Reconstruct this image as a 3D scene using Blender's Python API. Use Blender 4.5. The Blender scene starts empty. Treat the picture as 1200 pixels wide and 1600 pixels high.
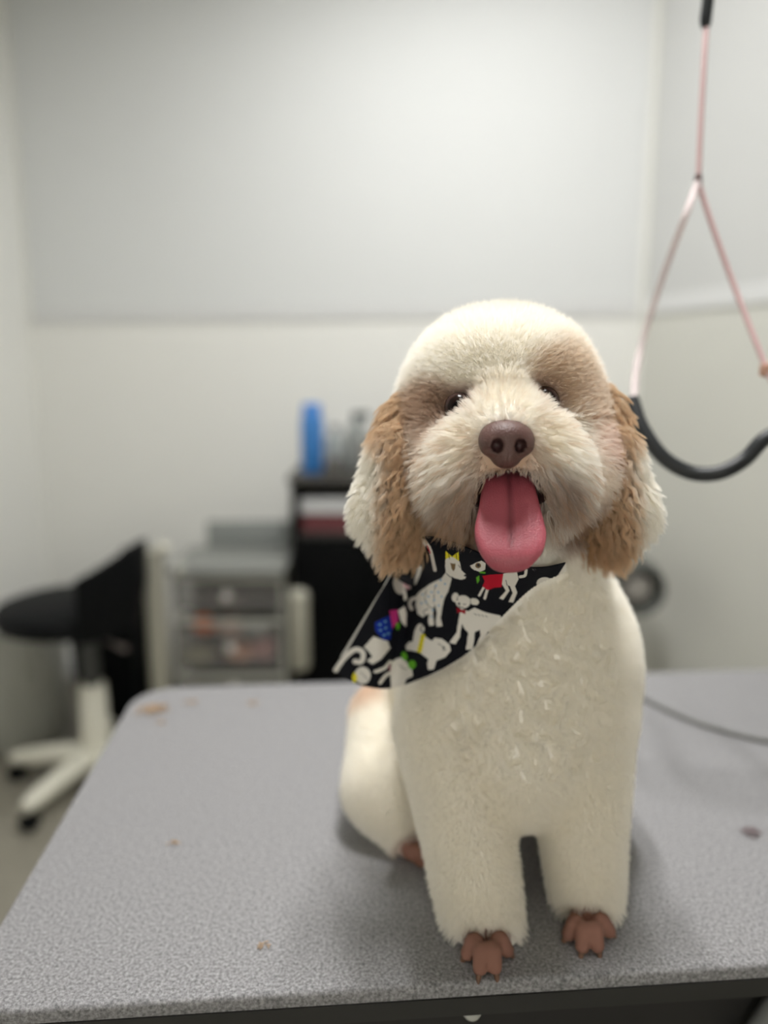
import bpy, bmesh, math, random
import numpy as np
from mathutils import Vector, Matrix, kdtree

random.seed(4)
rng = np.random.default_rng(7)
scene = bpy.context.scene
col = scene.collection

# ------------------------------------------------------------------ camera
TOP = 0.80                     # height of the table top
CZ = 1.256                     # height of the camera
FPX = 1200.0                   # focal length in pixels of the 1200x1600 frame
PITCH = math.atan(215 / 1200)  # looking slightly down
cd = bpy.data.cameras.new('camera')
cam = bpy.data.objects.new('camera', cd)
col.objects.link(cam)
cam.location = (0, 0, CZ)
cam.rotation_euler = (math.pi / 2 - PITCH, 0, 0)
cd.sensor_fit = 'VERTICAL'
cd.sensor_height = 36.0
cd.lens = FPX / 1600 * 36.0
cd.clip_start = 0.02
cd.dof.use_dof = True
cd.dof.focus_distance = 0.545
cd.dof.aperture_fstop = 1.75
scene.camera = cam

# ------------------------------------------------------------------ world, lights, exposure
w = bpy.data.worlds.new('world')
scene.world = w
w.use_nodes = True
w.node_tree.nodes['Background'].inputs[0].default_value = (0.9, 0.95, 1.0, 1)
w.node_tree.nodes['Background'].inputs[1].default_value = 0.05


def area(name, loc, sx, sy, power, colr=(1, 0.985, 0.95), rot=(0, 0, 0)):
    ld = bpy.data.lights.new(name, 'AREA')
    ld.shape = 'RECTANGLE'
    ld.size = sx
    ld.size_y = sy
    ld.energy = power
    ld.color = colr
    o = bpy.data.objects.new(name, ld)
    o.location = loc
    o.rotation_euler = rot
    col.objects.link(o)
    return o


WARM = (1, 0.99, 0.97)
# twin tube batten above the table, one fixture nearer the back wall
area('ceiling_tube_lamp', (0.03, 0.76, 2.71), 0.05, 0.40, 17.4, WARM)
area('ceiling_tube_lamp', (0.21, 0.76, 2.71), 0.05, 0.40, 17.4, WARM)
area('ceiling_panel_lamp', (0.05, 1.95, 2.71), 0.90, 0.22, 15.5, WARM)
# unseen fill light added behind the camera to brighten the dog's front
area('added_fill_light', (0.1, -1.28, 1.12), 1.30, 0.80, 39, (1.0, 0.985, 0.96), (math.pi / 2, 0, math.pi))

scene.view_settings.view_transform = 'Standard'
scene.view_settings.look = 'None'
scene.view_settings.exposure = 0.07
scene.view_settings.gamma = 1.0
scene.view_settings.use_curve_mapping = False
scene.cycles.use_denoising = True
scene.cycles.max_bounces = 18
scene.cycles.diffuse_bounces = 16
scene.cycles.transmission_bounces = 16
scene.cycles.use_adaptive_sampling = True
scene.cycles.adaptive_threshold = 0.11
scene.cycles.adaptive_min_samples = 16
scene.cycles.sample_clamp_indirect = 4.0
scene.cycles.caustics_reflective = False
scene.cycles.caustics_refractive = False
scene.cycles.transparent_max_bounces = 8

# ------------------------------------------------------------------ helpers
CP, SP = math.cos(PITCH), math.sin(PITCH)


def at(u, v, Y):
    """world point that lies at depth Y where the photo shows pixel (u, v)"""
    a, b = (u - 600) / FPX, -(v - 800) / FPX
    d = (a, CP + b * SP, -SP + b * CP)
    k = Y / d[1]
    return np.array((d[0] * k, Y, CZ + d[2] * k))


def onz(u, v, Z):
    p = at(u, v, 1.0)
    k = (Z - CZ) / (p[2] - CZ)
    return np.array((p[0] * k, k, Z))


def proj(P):
    P = np.asarray(P, dtype=np.float64)
    x, y, z = P[:, 0], P[:, 1], P[:, 2] - CZ
    dep = y * CP - z * SP
    up = y * SP + z * CP
    return 600 + FPX * x / dep, 800 - FPX * up / dep, dep


def lin(r, g, b):
    def f(c):
        c /= 255.0
        return c / 12.92 if c <= 0.04045 else ((c + 0.055) / 1.055) ** 2.4
    return np.array((f(r), f(g), f(b)))


def mat(name, c, rough=0.5, metal=0.0, spec=0.5, noise=0.0, nscale=40.0, bump=0.0, bscale=200.0, trans=0.0, alpha=1.0, coat=0.0):
    m = bpy.data.materials.new(name)
    m.use_nodes = True
    nt = m.node_tree
    b = nt.nodes['Principled BSDF']
    cc = (float(c[0]), float(c[1]), float(c[2]), 1)
    b.inputs['Base Color'].default_value = cc
    b.inputs['Roughness'].default_value = rough
    b.inputs['Metallic'].default_value = metal
    b.inputs['Specular IOR Level'].default_value = spec
    b.inputs['Transmission Weight'].default_value = trans
    b.inputs['Alpha'].default_value = alpha
    b.inputs['Coat Weight'].default_value = coat
    tc = nt.nodes.new('ShaderNodeTexCoord')
    if noise > 0:
        n = nt.nodes.new('ShaderNodeTexNoise')
        n.inputs['Scale'].default_value = nscale
        n.inputs['Detail'].default_value = 6
        nt.links.new(tc.outputs['Object'], n.inputs['Vector'])
        mx = nt.nodes.new('ShaderNodeMix')
        mx.data_type = 'RGBA'
        mx.inputs['A'].default_value = tuple(max(0, q * (1 - noise)) for q in cc[:3]) + (1,)
        mx.inputs['B'].default_value = tuple(min(1, q * (1 + noise)) for q in cc[:3]) + (1,)
        nt.links.new(n.outputs['Fac'], mx.inputs['Factor'])
        nt.links.new(mx.outputs['Result'], b.inputs['Base Color'])
    if bump > 0:
        n2 = nt.nodes.new('ShaderNodeTexNoise')
        n2.inputs['Scale'].default_value = bscale
        n2.inputs['Detail'].default_value = 3
        nt.links.new(tc.outputs['Object'], n2.inputs['Vector'])
        bp = nt.nodes.new('ShaderNodeBump')
        bp.inputs['Strength'].default_value = bump
        bp.inputs['Distance'].default_value = 0.002
        nt.links.new(n2.outputs['Fac'], bp.inputs['Height'])
        nt.links.new(bp.outputs['Normal'], b.inputs['Normal'])
    return m


def attr_mat(name, rough=0.6, spec=0.3, translucent=0.0, bump=0.0, bscale=300.0, sss=0.0, coat=0.0):
    m = bpy.data.materials.new(name)
    m.use_nodes = True
    nt = m.node_tree
    b = nt.nodes['Principled BSDF']
    b.inputs['Roughness'].default_value = rough
    b.inputs['Specular IOR Level'].default_value = spec
    b.inputs['Coat Weight'].default_value = coat
    a = nt.nodes.new('ShaderNodeAttribute')
    a.attribute_name = 'col'
    nt.links.new(a.outputs['Color'], b.inputs['Base Color'])
    if sss > 0:
        b.inputs['Subsurface Weight'].default_value = sss
        b.inputs['Subsurface Radius'].default_value = (0.006, 0.003, 0.002)
        b.inputs['Subsurface Scale'].default_value = 1.0
    if translucent > 0:
        t = nt.nodes.new('ShaderNodeBsdfTranslucent')
        nt.links.new(a.outputs['Color'], t.inputs['Color'])
        mx = nt.nodes.new('ShaderNodeMixShader')
        mx.inputs[0].default_value = translucent
        nt.links.new(b.outputs[0], mx.inputs[1])
        nt.links.new(t.outputs[0], mx.inputs[2])
        nt.links.new(mx.outputs[0], nt.nodes['Material Output'].inputs['Surface'])
    if bump > 0:
        tc = nt.nodes.new('ShaderNodeTexCoord')
        n2 = nt.nodes.new('ShaderNodeTexNoise')
        n2.inputs['Scale'].default_value = bscale
        nt.links.new(tc.outputs['Object'], n2.inputs['Vector'])
        bp = nt.nodes.new('ShaderNodeBump')
        bp.inputs['Strength'].default_value = bump
        bp.inputs['Distance'].default_value = 0.001
        nt.links.new(n2.outputs['Fac'], bp.inputs['Height'])
        nt.links.new(bp.outputs['Normal'], b.inputs['Normal'])
    return m


def tag(o, label, cat, group=None, kind=None):
    o['label'] = label
    if cat:
        o['category'] = cat
    if group:
        o['group'] = group
    if kind:
        o['kind'] = kind
    return o


def empty(name, loc, rz=0.0):
    o = bpy.data.objects.new(name, None)
    o.location = tuple(float(q) for q in loc)
    o.rotation_euler = (0, 0, rz)
    o.empty_display_size = 0.05
    col.objects.link(o)
    return o


def world_of(o):
    M = Matrix.Translation(o.location) @ o.rotation_euler.to_matrix().to_4x4()
    return world_of(o.parent) @ o.matrix_parent_inverse @ M if o.parent is not None else M


def link(name, me, m, parent=None, keep=True):
    """link a mesh; with keep the vertices are world coordinates even under a parent"""
    o = bpy.data.objects.new(name, me)
    if m is not None:
        me.materials.append(m)
    col.objects.link(o)
    if parent is not None:
        o.parent = parent
        if keep:
            o.matrix_parent_inverse = world_of(parent).inverted()
    return o


def bm_obj(name, bm, m, parent=None, smooth=True, keep=True):
    me = bpy.data.meshes.new(name)
    bmesh.ops.recalc_face_normals(bm, faces=bm.faces)
    bm.to_mesh(me)
    bm.free()
    if smooth:
        me.shade_smooth()
        try:
            me.set_sharp_from_angle(angle=math.radians(38))
        except Exception:
            pass
    return link(name, me, m, parent, keep)


def np_mesh(name, V, F, m, parent=None, colr=None, keep=True):
    me = bpy.data.meshes.new(name)
    V = np.asarray(V, np.float32)
    F = np.asarray(F, np.int32)
    n = F.shape[1]
    me.vertices.add(len(V))
    me.vertices.foreach_set('co', V.ravel())
    me.loops.add(F.size)
    me.loops.foreach_set('vertex_index', F.ravel())
    me.polygons.add(len(F))
    me.polygons.foreach_set('loop_start', np.arange(len(F), dtype=np.int32) * n)
    me.update(calc_edges=True)
    me.validate()
    me.shade_smooth()
    if colr is not None:
        a = me.attributes.new('col', 'FLOAT_COLOR', 'POINT')
        c4 = np.ones((len(V), 4), np.float32)
        c4[:, :3] = colr
        a.data.foreach_set('color', c4.ravel())
    return link(name, me, m, parent, keep)


def box_bm(bm, c, s, rz=0.0, bev=0.0, seg=2, M=None):
    r = bmesh.ops.create_cube(bm, size=1.0)
    vs = r['verts']
    bmesh.ops.scale(bm, vec=s, verts=vs)
    if bev > 0:
        es = list({e for v in vs for e in v.link_edges})
        g = bmesh.ops.bevel(bm, geom=es, offset=bev, segments=seg, profile=0.5, affect='EDGES')
        vs = list({v for f in g['faces'] for v in f.verts} | {v for v in vs if v.is_valid})
    mm = Matrix.Translation(Vector([float(q) for q in c])) @ Matrix.Rotation(rz, 4, 'Z')
    if M is not None:
        mm = M @ mm
    bmesh.ops.transform(bm, matrix=mm, verts=vs)
    return vs


def lathe_bm(bm, prof, c, seg=32, M=None):
    """profile of (radius, height) turned about the vertical through c"""
    rings = []
    for r, z in prof:
        ring = []
        for k in range(seg):
            a = 2 * math.pi * k / seg
            p = Vector((r * math.cos(a), r * math.sin(a), z))
            if M is not None:
                p = M @ p
            ring.append(bm.verts.new(p + Vector([float(q) for q in c])))
        rings.append(ring)
    for a, b in zip(rings, rings[1:]):
        for k in range(seg):
            bm.faces.new((a[k], a[(k + 1) % seg], b[(k + 1) % seg], b[k]))
    bm.faces.new(rings[0][::-1])
    bm.faces.new(rings[-1])


def spline(pts, n):
    """Catmull-Rom through pts (list of k-vectors), n samples"""
    P = np.array([np.asarray(p, float) for p in pts])
    P = np.vstack([2 * P[0] - P[1], P, 2 * P[-1] - P[-2]])
    m = len(P) - 3
    t = np.linspace(0, m - 1e-9, n)
    i = t.astype(int)
    f = (t - i)[:, None]
    a, b, c, d = P[i], P[i + 1], P[i + 2], P[i + 3]
    return 0.5 * (2 * b + (c - a) * f + (2 * a - 5 * b + 4 * c - d) * f ** 2 + (3 * b - a - 3 * c + d) * f ** 3)


def tube_bm(bm, pts, rad, seg=12, closed=False):
    P = [Vector([float(q) for q in p]) for p in pts]
    n = len(P)
    R = rad if hasattr(rad, '__len__') else [rad] * n
    rings = []
    nrm = None
    for i, p in enumerate(P):
        t = (P[min(i + 1, n - 1)] - P[max(i - 1, 0)]).normalized()
        if closed:
            t = (P[(i + 1) % n] - P[i - 1]).normalized()
        if nrm is None:
            ref = Vector((0, 0, 1)) if abs(t.z) < 0.9 else Vector((1, 0, 0))
            nrm = (ref - t * ref.dot(t)).normalized()
        else:
            nrm = (nrm - t * nrm.dot(t)).normalized()
        bi = t.cross(nrm)
        rings.append([bm.verts.new(p + (nrm * math.cos(2 * math.pi * k / seg) + bi * math.sin(2 * math.pi * k / seg)) * R[i]) for k in range(seg)])
    prs = list(zip(rings, rings[1:]))
    if closed:
        prs.append((rings[-1], rings[0]))
    for a, b in prs:
        for k in range(seg):
            bm.faces.new((a[k], a[(k + 1) % seg], b[(k + 1) % seg], b[k]))
    if not closed:
        bm.faces.new(rings[0][::-1])
        bm.faces.new(rings[-1])


# ------------------------------------------------------------------ room
def slab(name, quad, thick, m):
    """a wall, floor or ceiling of real thickness; quad is its inner face, thickness goes away from the room centre"""
    bm = bmesh.new()
    q = [Vector([float(x) for x in p]) for p in quad]
    nrm = (q[1] - q[0]).cross(q[3] - q[0]).normalized()
    cen = sum(q, Vector()) / 4
    if nrm.dot(Vector((0, 1.2, 1.25)) - cen) > 0:
        nrm = -nrm
    a = [bm.verts.new(p) for p in q]
    b = [bm.verts.new(p + nrm * thick) for p in q]
    bm.faces.new(a)
    bm.faces.new(b[::-1])
    for k in range(4):
        bm.faces.new((a[k], a[(k + 1) % 4], b[(k + 1) % 4], b[k]))
    o = bm_obj(name, bm, m, smooth=False)
    o['kind'] = 'structure'
    return o


m_wall = mat('lower wall paint', lin(232, 232, 228), 0.6, noise=0.02, nscale=3)
m_upper = mat('upper wall board', lin(216, 218, 218), 0.75, noise=0.02, nscale=2)
m_trim = mat('wall trim paint', lin(213, 214, 214), 0.6)
m_ceil = mat('ceiling paint', lin(200, 200, 196), 0.8, noise=0.02, nscale=4)
m_floor = mat('vinyl floor', lin(136, 132, 120), 0.5, noise=0.18, nscale=14, bump=0.1, bscale=60)

BL = np.array((-1.378, 3.065))   # back left corner
BR = np.array((0.867, 2.649))    # back right corner
FR = np.array((1.80, 0.18))
FR2 = np.array((1.80, -1.35))
FL = np.array((-1.90, -1.35))
HC = 2.75
LINE = 1.471


def wq(a, b, z0, z1):
    return [(a[0], a[1], z0), (b[0], b[1], z0), (b[0], b[1], z1), (a[0], a[1], z1)]


slab('floor', [(-2.0, -1.4, 0), (1.95, -1.4, 0), (1.95, 3.15, 0), (-2.0, 3.15, 0)], 0.06, m_floor)
slab('ceiling', [(-2.0, -1.4, HC), (1.95, -1.4, HC), (1.95, 3.15, HC), (-2.0, 3.15, HC)], 0.06, m_ceil)
slab('wall_back', wq(BL, BR, 0, HC), 0.08, m_wall)
slab('wall_right', wq(BR, FR, 0, HC), 0.08, mat('right wall paint', lin(204, 204, 197), 0.6, noise=0.02, nscale=3))
slab('wall_right_front', wq(FR, FR2, 0, HC), 0.08, mat('side wall paint', lin(165, 163, 157), 0.7))
slab('wall_left', wq(BL, FL, 0, HC), 0.08, m_wall)
slab('wall_front', wq(FL, FR2, 0, HC), 0.08, mat('front wall paint', lin(150, 148, 142), 0.7))


# unseen frame and sill added around the fill light behind the camera
def added_window():
    o = empty('added_window_1', (0.1, -1.33, 1.12))
    o['kind'] = 'structure'
    m = mat('window frame paint', lin(220, 220, 216), 0.5)
    for c, sz in (((0.1, -1.325, 1.55), (1.44, 0.05, 0.06)), ((0.1, -1.315, 0.69), (1.50, 0.07, 0.05)), ((-0.59, -1.325, 1.12), (0.06, 0.05, 0.80)), ((0.79, -1.325, 1.12), (0.06, 0.05, 0.80)), ((0.1, -1.325, 1.12), (0.03, 0.04, 0.80))):
        bm = bmesh.new()
        box_bm(bm, c, sz, 0, 0.004)
        bm_obj('added_window_frame', bm, m, o)


added_window()


def wall_strip(name, a, b, z0, z1, proud, m, ins=0.0):
    a, b = np.asarray(a, float), np.asarray(b, float)
    d = (b - a) / np.linalg.norm(b - a)
    a = a + d * ins
    b = b - d * ins
    n = np.array((-d[1], d[0]))
    if np.dot(n, np.array((0, 1.2)) - a) < 0:
        n = -n
    bm = bmesh.new()
    q = [(a + n * 0.0005), (b + n * 0.0005), (b + n * proud), (a + n * proud)]
    vs = [bm.verts.new((p[0], p[1], z)) for z in (z0, z1) for p in q]
    for f in ((0, 1, 2, 3), (7, 6, 5, 4), (0, 4, 5, 1), (1, 5, 6, 2), (2, 6, 7, 3), (3, 7, 4, 0)):
        bm.faces.new([vs[k] for k in f])
    o = bm_obj(name, bm, m, smooth=False)
    o['kind'] = 'structure'
    return o


# grey upper boards with a flat rail under them
wall_strip('trim_1', BL, BR, LINE + 0.035, HC - 0.005, 0.005, m_upper, 0.02)
wall_strip('trim_2', BL, BR, LINE - 0.02, LINE + 0.035, 0.008, m_trim, 0.02)
wall_strip('trim_3', BR, FR, LINE + 0.035, HC - 0.005, 0.005, mat('right wall board', lin(198, 199, 198), 0.6), 0.02)
wall_strip('trim_4', BR, FR, LINE - 0.02, LINE + 0.035, 0.008, m_trim, 0.02)
wall_strip('baseboard_back', BL, BR, 0.002, 0.09, 0.012, m_trim, 0.03)

# ------------------------------------------------------------------ grooming table
YAW = math.atan(0.0786)
TC = np.array((0.0, 0.5075))      # a point of the front edge
ex = np.array((math.cos(YAW), math.sin(YAW)))
ey = np.array((-math.sin(YAW), math.cos(YAW)))


def tb(a, b, z):
    p = TC + ex * a + ey * b
    return (p[0], p[1], z)


TXL, TXR, TD = -0.318, 0.70, 0.592


def rounded(x0, x1, y0, y1, rf, rb, n=10):
    pts = []
    for cx, cy, a0, r in ((x0 + rf, y0 + rf, math.pi, rf), (x1 - rf, y0 + rf, 1.5 * math.pi, rf), (x1 - rb, y1 - rb, 0, rb), (x0 + rb, y1 - rb, 0.5 * math.pi, rb)):
        for k in range(n + 1):
            a = a0 + 0.5 * math.pi * k / n
            pts.append((cx + r * math.cos(a), cy + r * math.sin(a)))
    return pts


def plate_bm(bm, loop, z0, z1, bev=0.0):
    n = len(loop)
    a = [bm.verts.new(tb(x, y, z0)) for x, y in loop]
    cx = (TXL + TXR) / 2
    cy = TD / 2
    lv = [a]
    if bev > 0:
        lv.append([bm.verts.new(tb(x, y, z1 - bev)) for x, y in loop])
        for k in range(1, 4):
            t = k / 3 * math.pi / 2
            off = bev * (1 - math.cos(t))
            ring = []
            for i, (x, y) in enumerate(loop):
                xm, ym = loop[i - 1]
                xp, yp = loop[(i + 1) % n]
                tx, ty = xp - xm, yp - ym
                L = math.hypot(tx, ty)
                ring.append(bm.verts.new(tb(x - ty / L * off, y + tx / L * off, z1 - bev + bev * math.sin(t))))
            lv.append(ring)
    else:
        lv.append([bm.verts.new(tb(x, y, z1)) for x, y in loop])
    for p, q in zip(lv, lv[1:]):
        for k in range(n):
            bm.faces.new((p[k], p[(k + 1) % n], q[(k + 1) % n], q[k]))
    bm.faces.new(lv[0][::-1])
    bm.faces.new(lv[-1])


def speckle_mat():
    m = mat('speckled table mat', lin(168, 167, 170), 0.62, spec=0.35)
    nt = m.node_tree
    b = nt.nodes['Principled BSDF']
    tc = nt.nodes.new('ShaderNodeTexCoord')
    n1 = nt.nodes.new('ShaderNodeTexNoise')
    n1.inputs['Scale'].default_value = 400
    n1.inputs['Detail'].default_value = 3
    n1.inputs['Roughness'].default_value = 0.65
    nt.links.new(tc.outputs['Object'], n1.inputs['Vector'])
    cr = nt.nodes.new('ShaderNodeValToRGB')
    e = cr.color_ramp.elements
    e[0].position, e[1].position = 0.32, 0.68
    e[0].color = tuple(lin(94, 94, 95)) + (1,)
    e[1].color = tuple(lin(168, 167, 169)) + (1,)
    mid = e.new(0.5)
    mid.color = tuple(lin(135, 134, 136)) + (1,)
    nt.links.new(n1.outputs['Fac'], cr.inputs[0])
    nt.links.new(cr.outputs[0], b.inputs['Base Color'])
    bp = nt.nodes.new('ShaderNodeBump')
    bp.inputs['Strength'].default_value = 0.35
    bp.inputs['Distance'].default_value = 0.001
    nt.links.new(n1.outputs['Fac'], bp.inputs['Height'])
    nt.links.new(bp.outputs['Normal'], b.inputs['Normal'])
    return m


m_mat = speckle_mat()
m_edge = mat('dark table edging', lin(40, 40, 38), 0.55, noise=0.05, nscale=80)
m_frame = mat('dark table frame', lin(52, 52, 52), 0.5, noise=0.08, nscale=30)
m_steel = mat('brushed steel', lin(190, 190, 188), 0.35, metal=0.9, noise=0.04, nscale=60)

table = tag(empty('grooming_table', tb(0.19, 0.3, 0)), 'grey speckled grooming table with dark edging that the dog sits on', 'table')
bm = bmesh.new()
plate_bm(bm, rounded(TXL, TXR, 0, TD, 0.05, 0.062), TOP - 0.012, TOP, 0.004)
bm_obj('tabletop', bm, m_mat, table)
bm = bmesh.new()
plate_bm(bm, rounded(TXL - 0.001, TXR + 0.001, -0.001, TD + 0.001, 0.05, 0.062), TOP - 0.028, TOP - 0.0125)
bm_obj('edge_band', bm, m_edge, table)['label'] = 'dark grey edge band'
bm = bmesh.new()
for b0 in (0.10, 0.47):
    box_bm(bm, tb(0.19, b0, TOP - 0.056), (0.86, 0.03, 0.04), YAW, 0.003)
for a0 in (-0.2, 0.58):
    box_bm(bm, tb(a0, 0.285, TOP - 0.056), (0.03, 0.34, 0.04), YAW, 0.003)
bm_obj('under_frame', bm, m_frame, table)
for a0 in (-0.20, 0.58):
    for b0 in (0.085, 0.485):
        bm = bmesh.new()
        tube_bm(bm, [tb(a0, b0, TOP - 0.08), tb(a0, b0 + (0.03 if b0 > 0.3 else -0.03), 0.02)], 0.016, 14)
        bm_obj('leg', bm, m_frame, table)
        bm = bmesh.new()
        lathe_bm(bm, [(0.018, 0), (0.022, 0.004), (0.022, 0.022), (0.017, 0.03)], tb(a0, b0 + (0.03 if b0 > 0.3 else -0.03), 0.0), 16)
        bm_obj('foot', bm, mat('rubber foot', lin(35, 35, 35), 0.8), table)
bm = bmesh.new()
box_bm(bm, tb(0.19, 0.045, TOP - 0.068), (0.90, 0.02, 0.078), YAW, 0.003)
bm_obj('shade_panel', bm, mat('dark apron', lin(30, 29, 28), 0.6, noise=0.1, nscale=20), table)  # dark panel added to stand in for shade under the tabletop
for a0 in (0.34, ):
    bm = bmesh.new()
    tube_bm(bm, [tb(a0, 0.022, TOP - 0.036), tb(a0 + 0.06, 0.022, TOP - 0.11)], 0.010, 12)
    tube_bm(bm, [tb(a0, 0.022, TOP - 0.036), tb(a0 - 0.04, 0.022, TOP - 0.11)], 0.010, 12)
    bm_obj('brace', bm, mat('grey brace', lin(120, 121, 120), 0.5), table)
bm = bmesh.new()
kp = tb(0.070, 0.012, TOP - 0.029)
lathe_bm(bm, [(0.002, -0.012), (0.006, -0.0115), (0.0075, -0.009), (0.0075, -0.005), (0.006, -0.003), (0.005, 0.0)], kp, 16)
bm_obj('bolt_head', bm, mat('pale bolt', lin(185, 186, 180), 0.4), table)

# ------------------------------------------------------------------ distance fields and meshing
def ell(P, c, r):
    q = P - np.asarray(c, np.float32)
    r = np.asarray(r, np.float32) * np.ones(3, np.float32)
    q /= r
    k0 = np.sqrt(np.einsum('ij,ij->i', q, q)) + 1e-9
    q /= r
    k1 = np.sqrt(np.einsum('ij,ij->i', q, q)) + 1e-9
    return k0 * (k0 - 1) / k1


def cone(P, a, b, ra, rb):
    a = np.asarray(a, np.float32)
    b = np.asarray(b, np.float32)
    ba = b - a
    q = P - a
    t = np.clip((q @ ba) / (ba @ ba), 0, 1)
    q = q - t[:, None] * ba
    return np.sqrt(np.einsum('ij,ij->i', q, q)) - (ra + (rb - ra) * t)


def smin(a, b, k):
    h = np.clip(0.5 + 0.5 * (b - a) / k, 0, 1)
    return b + (a - b) * h - k * h * (1 - h)


def smax(a, b, k):
    return -smin(-a, -b, k)


def grad(f, P, e=0.0012):
    g = np.empty_like(P)
    for i in range(3):
        d = np.zeros(3, P.dtype)
        d[i] = e
        g[:, i] = f(P + d) - f(P - d)
    return g / (np.sqrt((g ** 2).sum(1, keepdims=True)) + 1e-12)


def surface_nets(f, lo, hi, h):
    """mesh the zero set of f inside the box lo-hi at cell size h"""
    lo = np.asarray(lo, np.float32)
    n = np.ceil((np.asarray(hi) - lo) / h).astype(int) + 1
    ax = [lo[i] + h * np.arange(n[i], dtype=np.float32) for i in range(3)]
    # coarse pass first, then full resolution only near the surface
    q = 4
    cx = [a[::q] + 0.5 * (q - 1) * h for a in ax]
    M3 = np.meshgrid(*cx, indexing='ij')
    C = f(np.stack([m.ravel() for m in M3], 1).astype(np.float32)).reshape(M3[0].shape)
    G = np.repeat(np.repeat(np.repeat(C, q, 0), q, 1), q, 2)[:n[0], :n[1], :n[2]].astype(np.float32)
    near = np.argwhere(np.abs(G) < 5.5 * h)
    G[tuple(near.T)] = f((lo + h * near).astype(np.float32))
    c = [(0, 0, 0), (1, 0, 0), (0, 1, 0), (1, 1, 0), (0, 0, 1), (1, 0, 1), (0, 1, 1), (1, 1, 1)]

    def sub(o):
        return G[o[0]:n[0] - 1 + o[0], o[1]:n[1] - 1 + o[1], o[2]:n[2] - 1 + o[2]]
    S = np.zeros(n - 1, np.int8)
    for o in c:
        S += (sub(o) < 0)
    act = (S > 0) & (S < 8)
    idx = np.full(act.shape, -1, np.int64)
    I = np.argwhere(act)
    idx[act] = np.arange(len(I))
    acc = np.zeros((len(I), 3))
    cnt = np.zeros(len(I))
    for a in range(8):
        for b in range(a + 1, 8):
            if bin(a ^ b).count('1') != 1:
                continue
            oa, ob = np.array(c[a]), np.array(c[b])
            va = G[tuple((I + oa).T)]
            vb = G[tuple((I + ob).T)]
            m = (va < 0) != (vb < 0)
            t = np.where(m, va / np.where(m, va - vb, 1), 0)
            acc += np.where(m[:, None], oa + t[:, None] * (ob - oa), 0)
            cnt += m
    V = (lo + h * (I + acc / cnt[:, None])).astype(np.float32)
    quads = []
    for ax_ in range(3):
        u, v = (ax_ + 1) % 3, (ax_ + 2) % 3
        sl0 = [slice(None)] * 3
        sl1 = [slice(None)] * 3
        sl0[ax_] = slice(0, -1)
        sl1[ax_] = slice(1, None)
        A, B = G[tuple(sl0)] < 0, G[tuple(sl1)] < 0
        E = np.argwhere(A != B)
        ok = (E[:, u] > 0) & (E[:, v] > 0) & (E[:, u] < n[u] - 1) & (E[:, v] < n[v] - 1)
        E = E[ok]
        ins = A[tuple(E.T)]
        du = np.zeros(3, int)
        dv = np.zeros(3, int)
        du[u] = 1
        dv[v] = 1
        q = np.stack([idx[tuple((E - du - dv).T)], idx[tuple((E - dv).T)], idx[tuple(E.T)], idx[tuple((E - du).T)]], 1)
        q[~ins] = q[~ins][:, ::-1]
        quads.append(q)
    F = np.concatenate(quads)
    for _ in range(2):                       # pull vertices onto the surface
        d = f(V)
        V = V - grad(f, V) * np.clip(d, -h, h)[:, None].astype(np.float32)
    return V, F


# ------------------------------------------------------------------ the dog
A = at
NOSE = A(792, 690, 0.515)
EYE_L = A(718, 636, 0.568)
EYE_R = A(852, 627, 0.568)
MOUTH = A(796, 772, 0.528)
LEFT_TOES = [(731, 1497), (750, 1520), (773, 1518), (792, 1492)]
RIGHT_TOES = [(889, 1467), (910, 1486), (933, 1485), (951, 1462)]
HIND_TOES = [(640, 1338), (656, 1352), (669, 1354)]
toe_caps = []
for tips, root in ((LEFT_TOES, (760, 1440)), (RIGHT_TOES, (918, 1412)), (HIND_TOES, (645, 1300))):
    for t in tips:
        b = onz(t[0], t[1] - 8, TOP + 0.0064)
        a = onz(t[0] * 0.65 + root[0] * 0.35, t[1] * 0.60 + root[1] * 0.40, TOP + 0.014)
        toe_caps.append((a, b))


paw_pads = [(onz(760, 1462, TOP + 0.009), (0.0170, 0.011, 0.009)), (onz(919, 1438, TOP + 0.009), (0.0160, 0.011, 0.009)), (onz(652, 1328, TOP + 0.009), (0.013, 0.014, 0.010))]


def sdf_toes(P):
    d = None
    for a, b in toe_caps:
        q = cone(P, a, b, 0.0080, 0.0058)
        d = q if d is None else smin(d, q, 0.0005)
    for c, r in paw_pads:
        d = smin(d, ell(P, c, r), 0.001)
    return d


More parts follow.
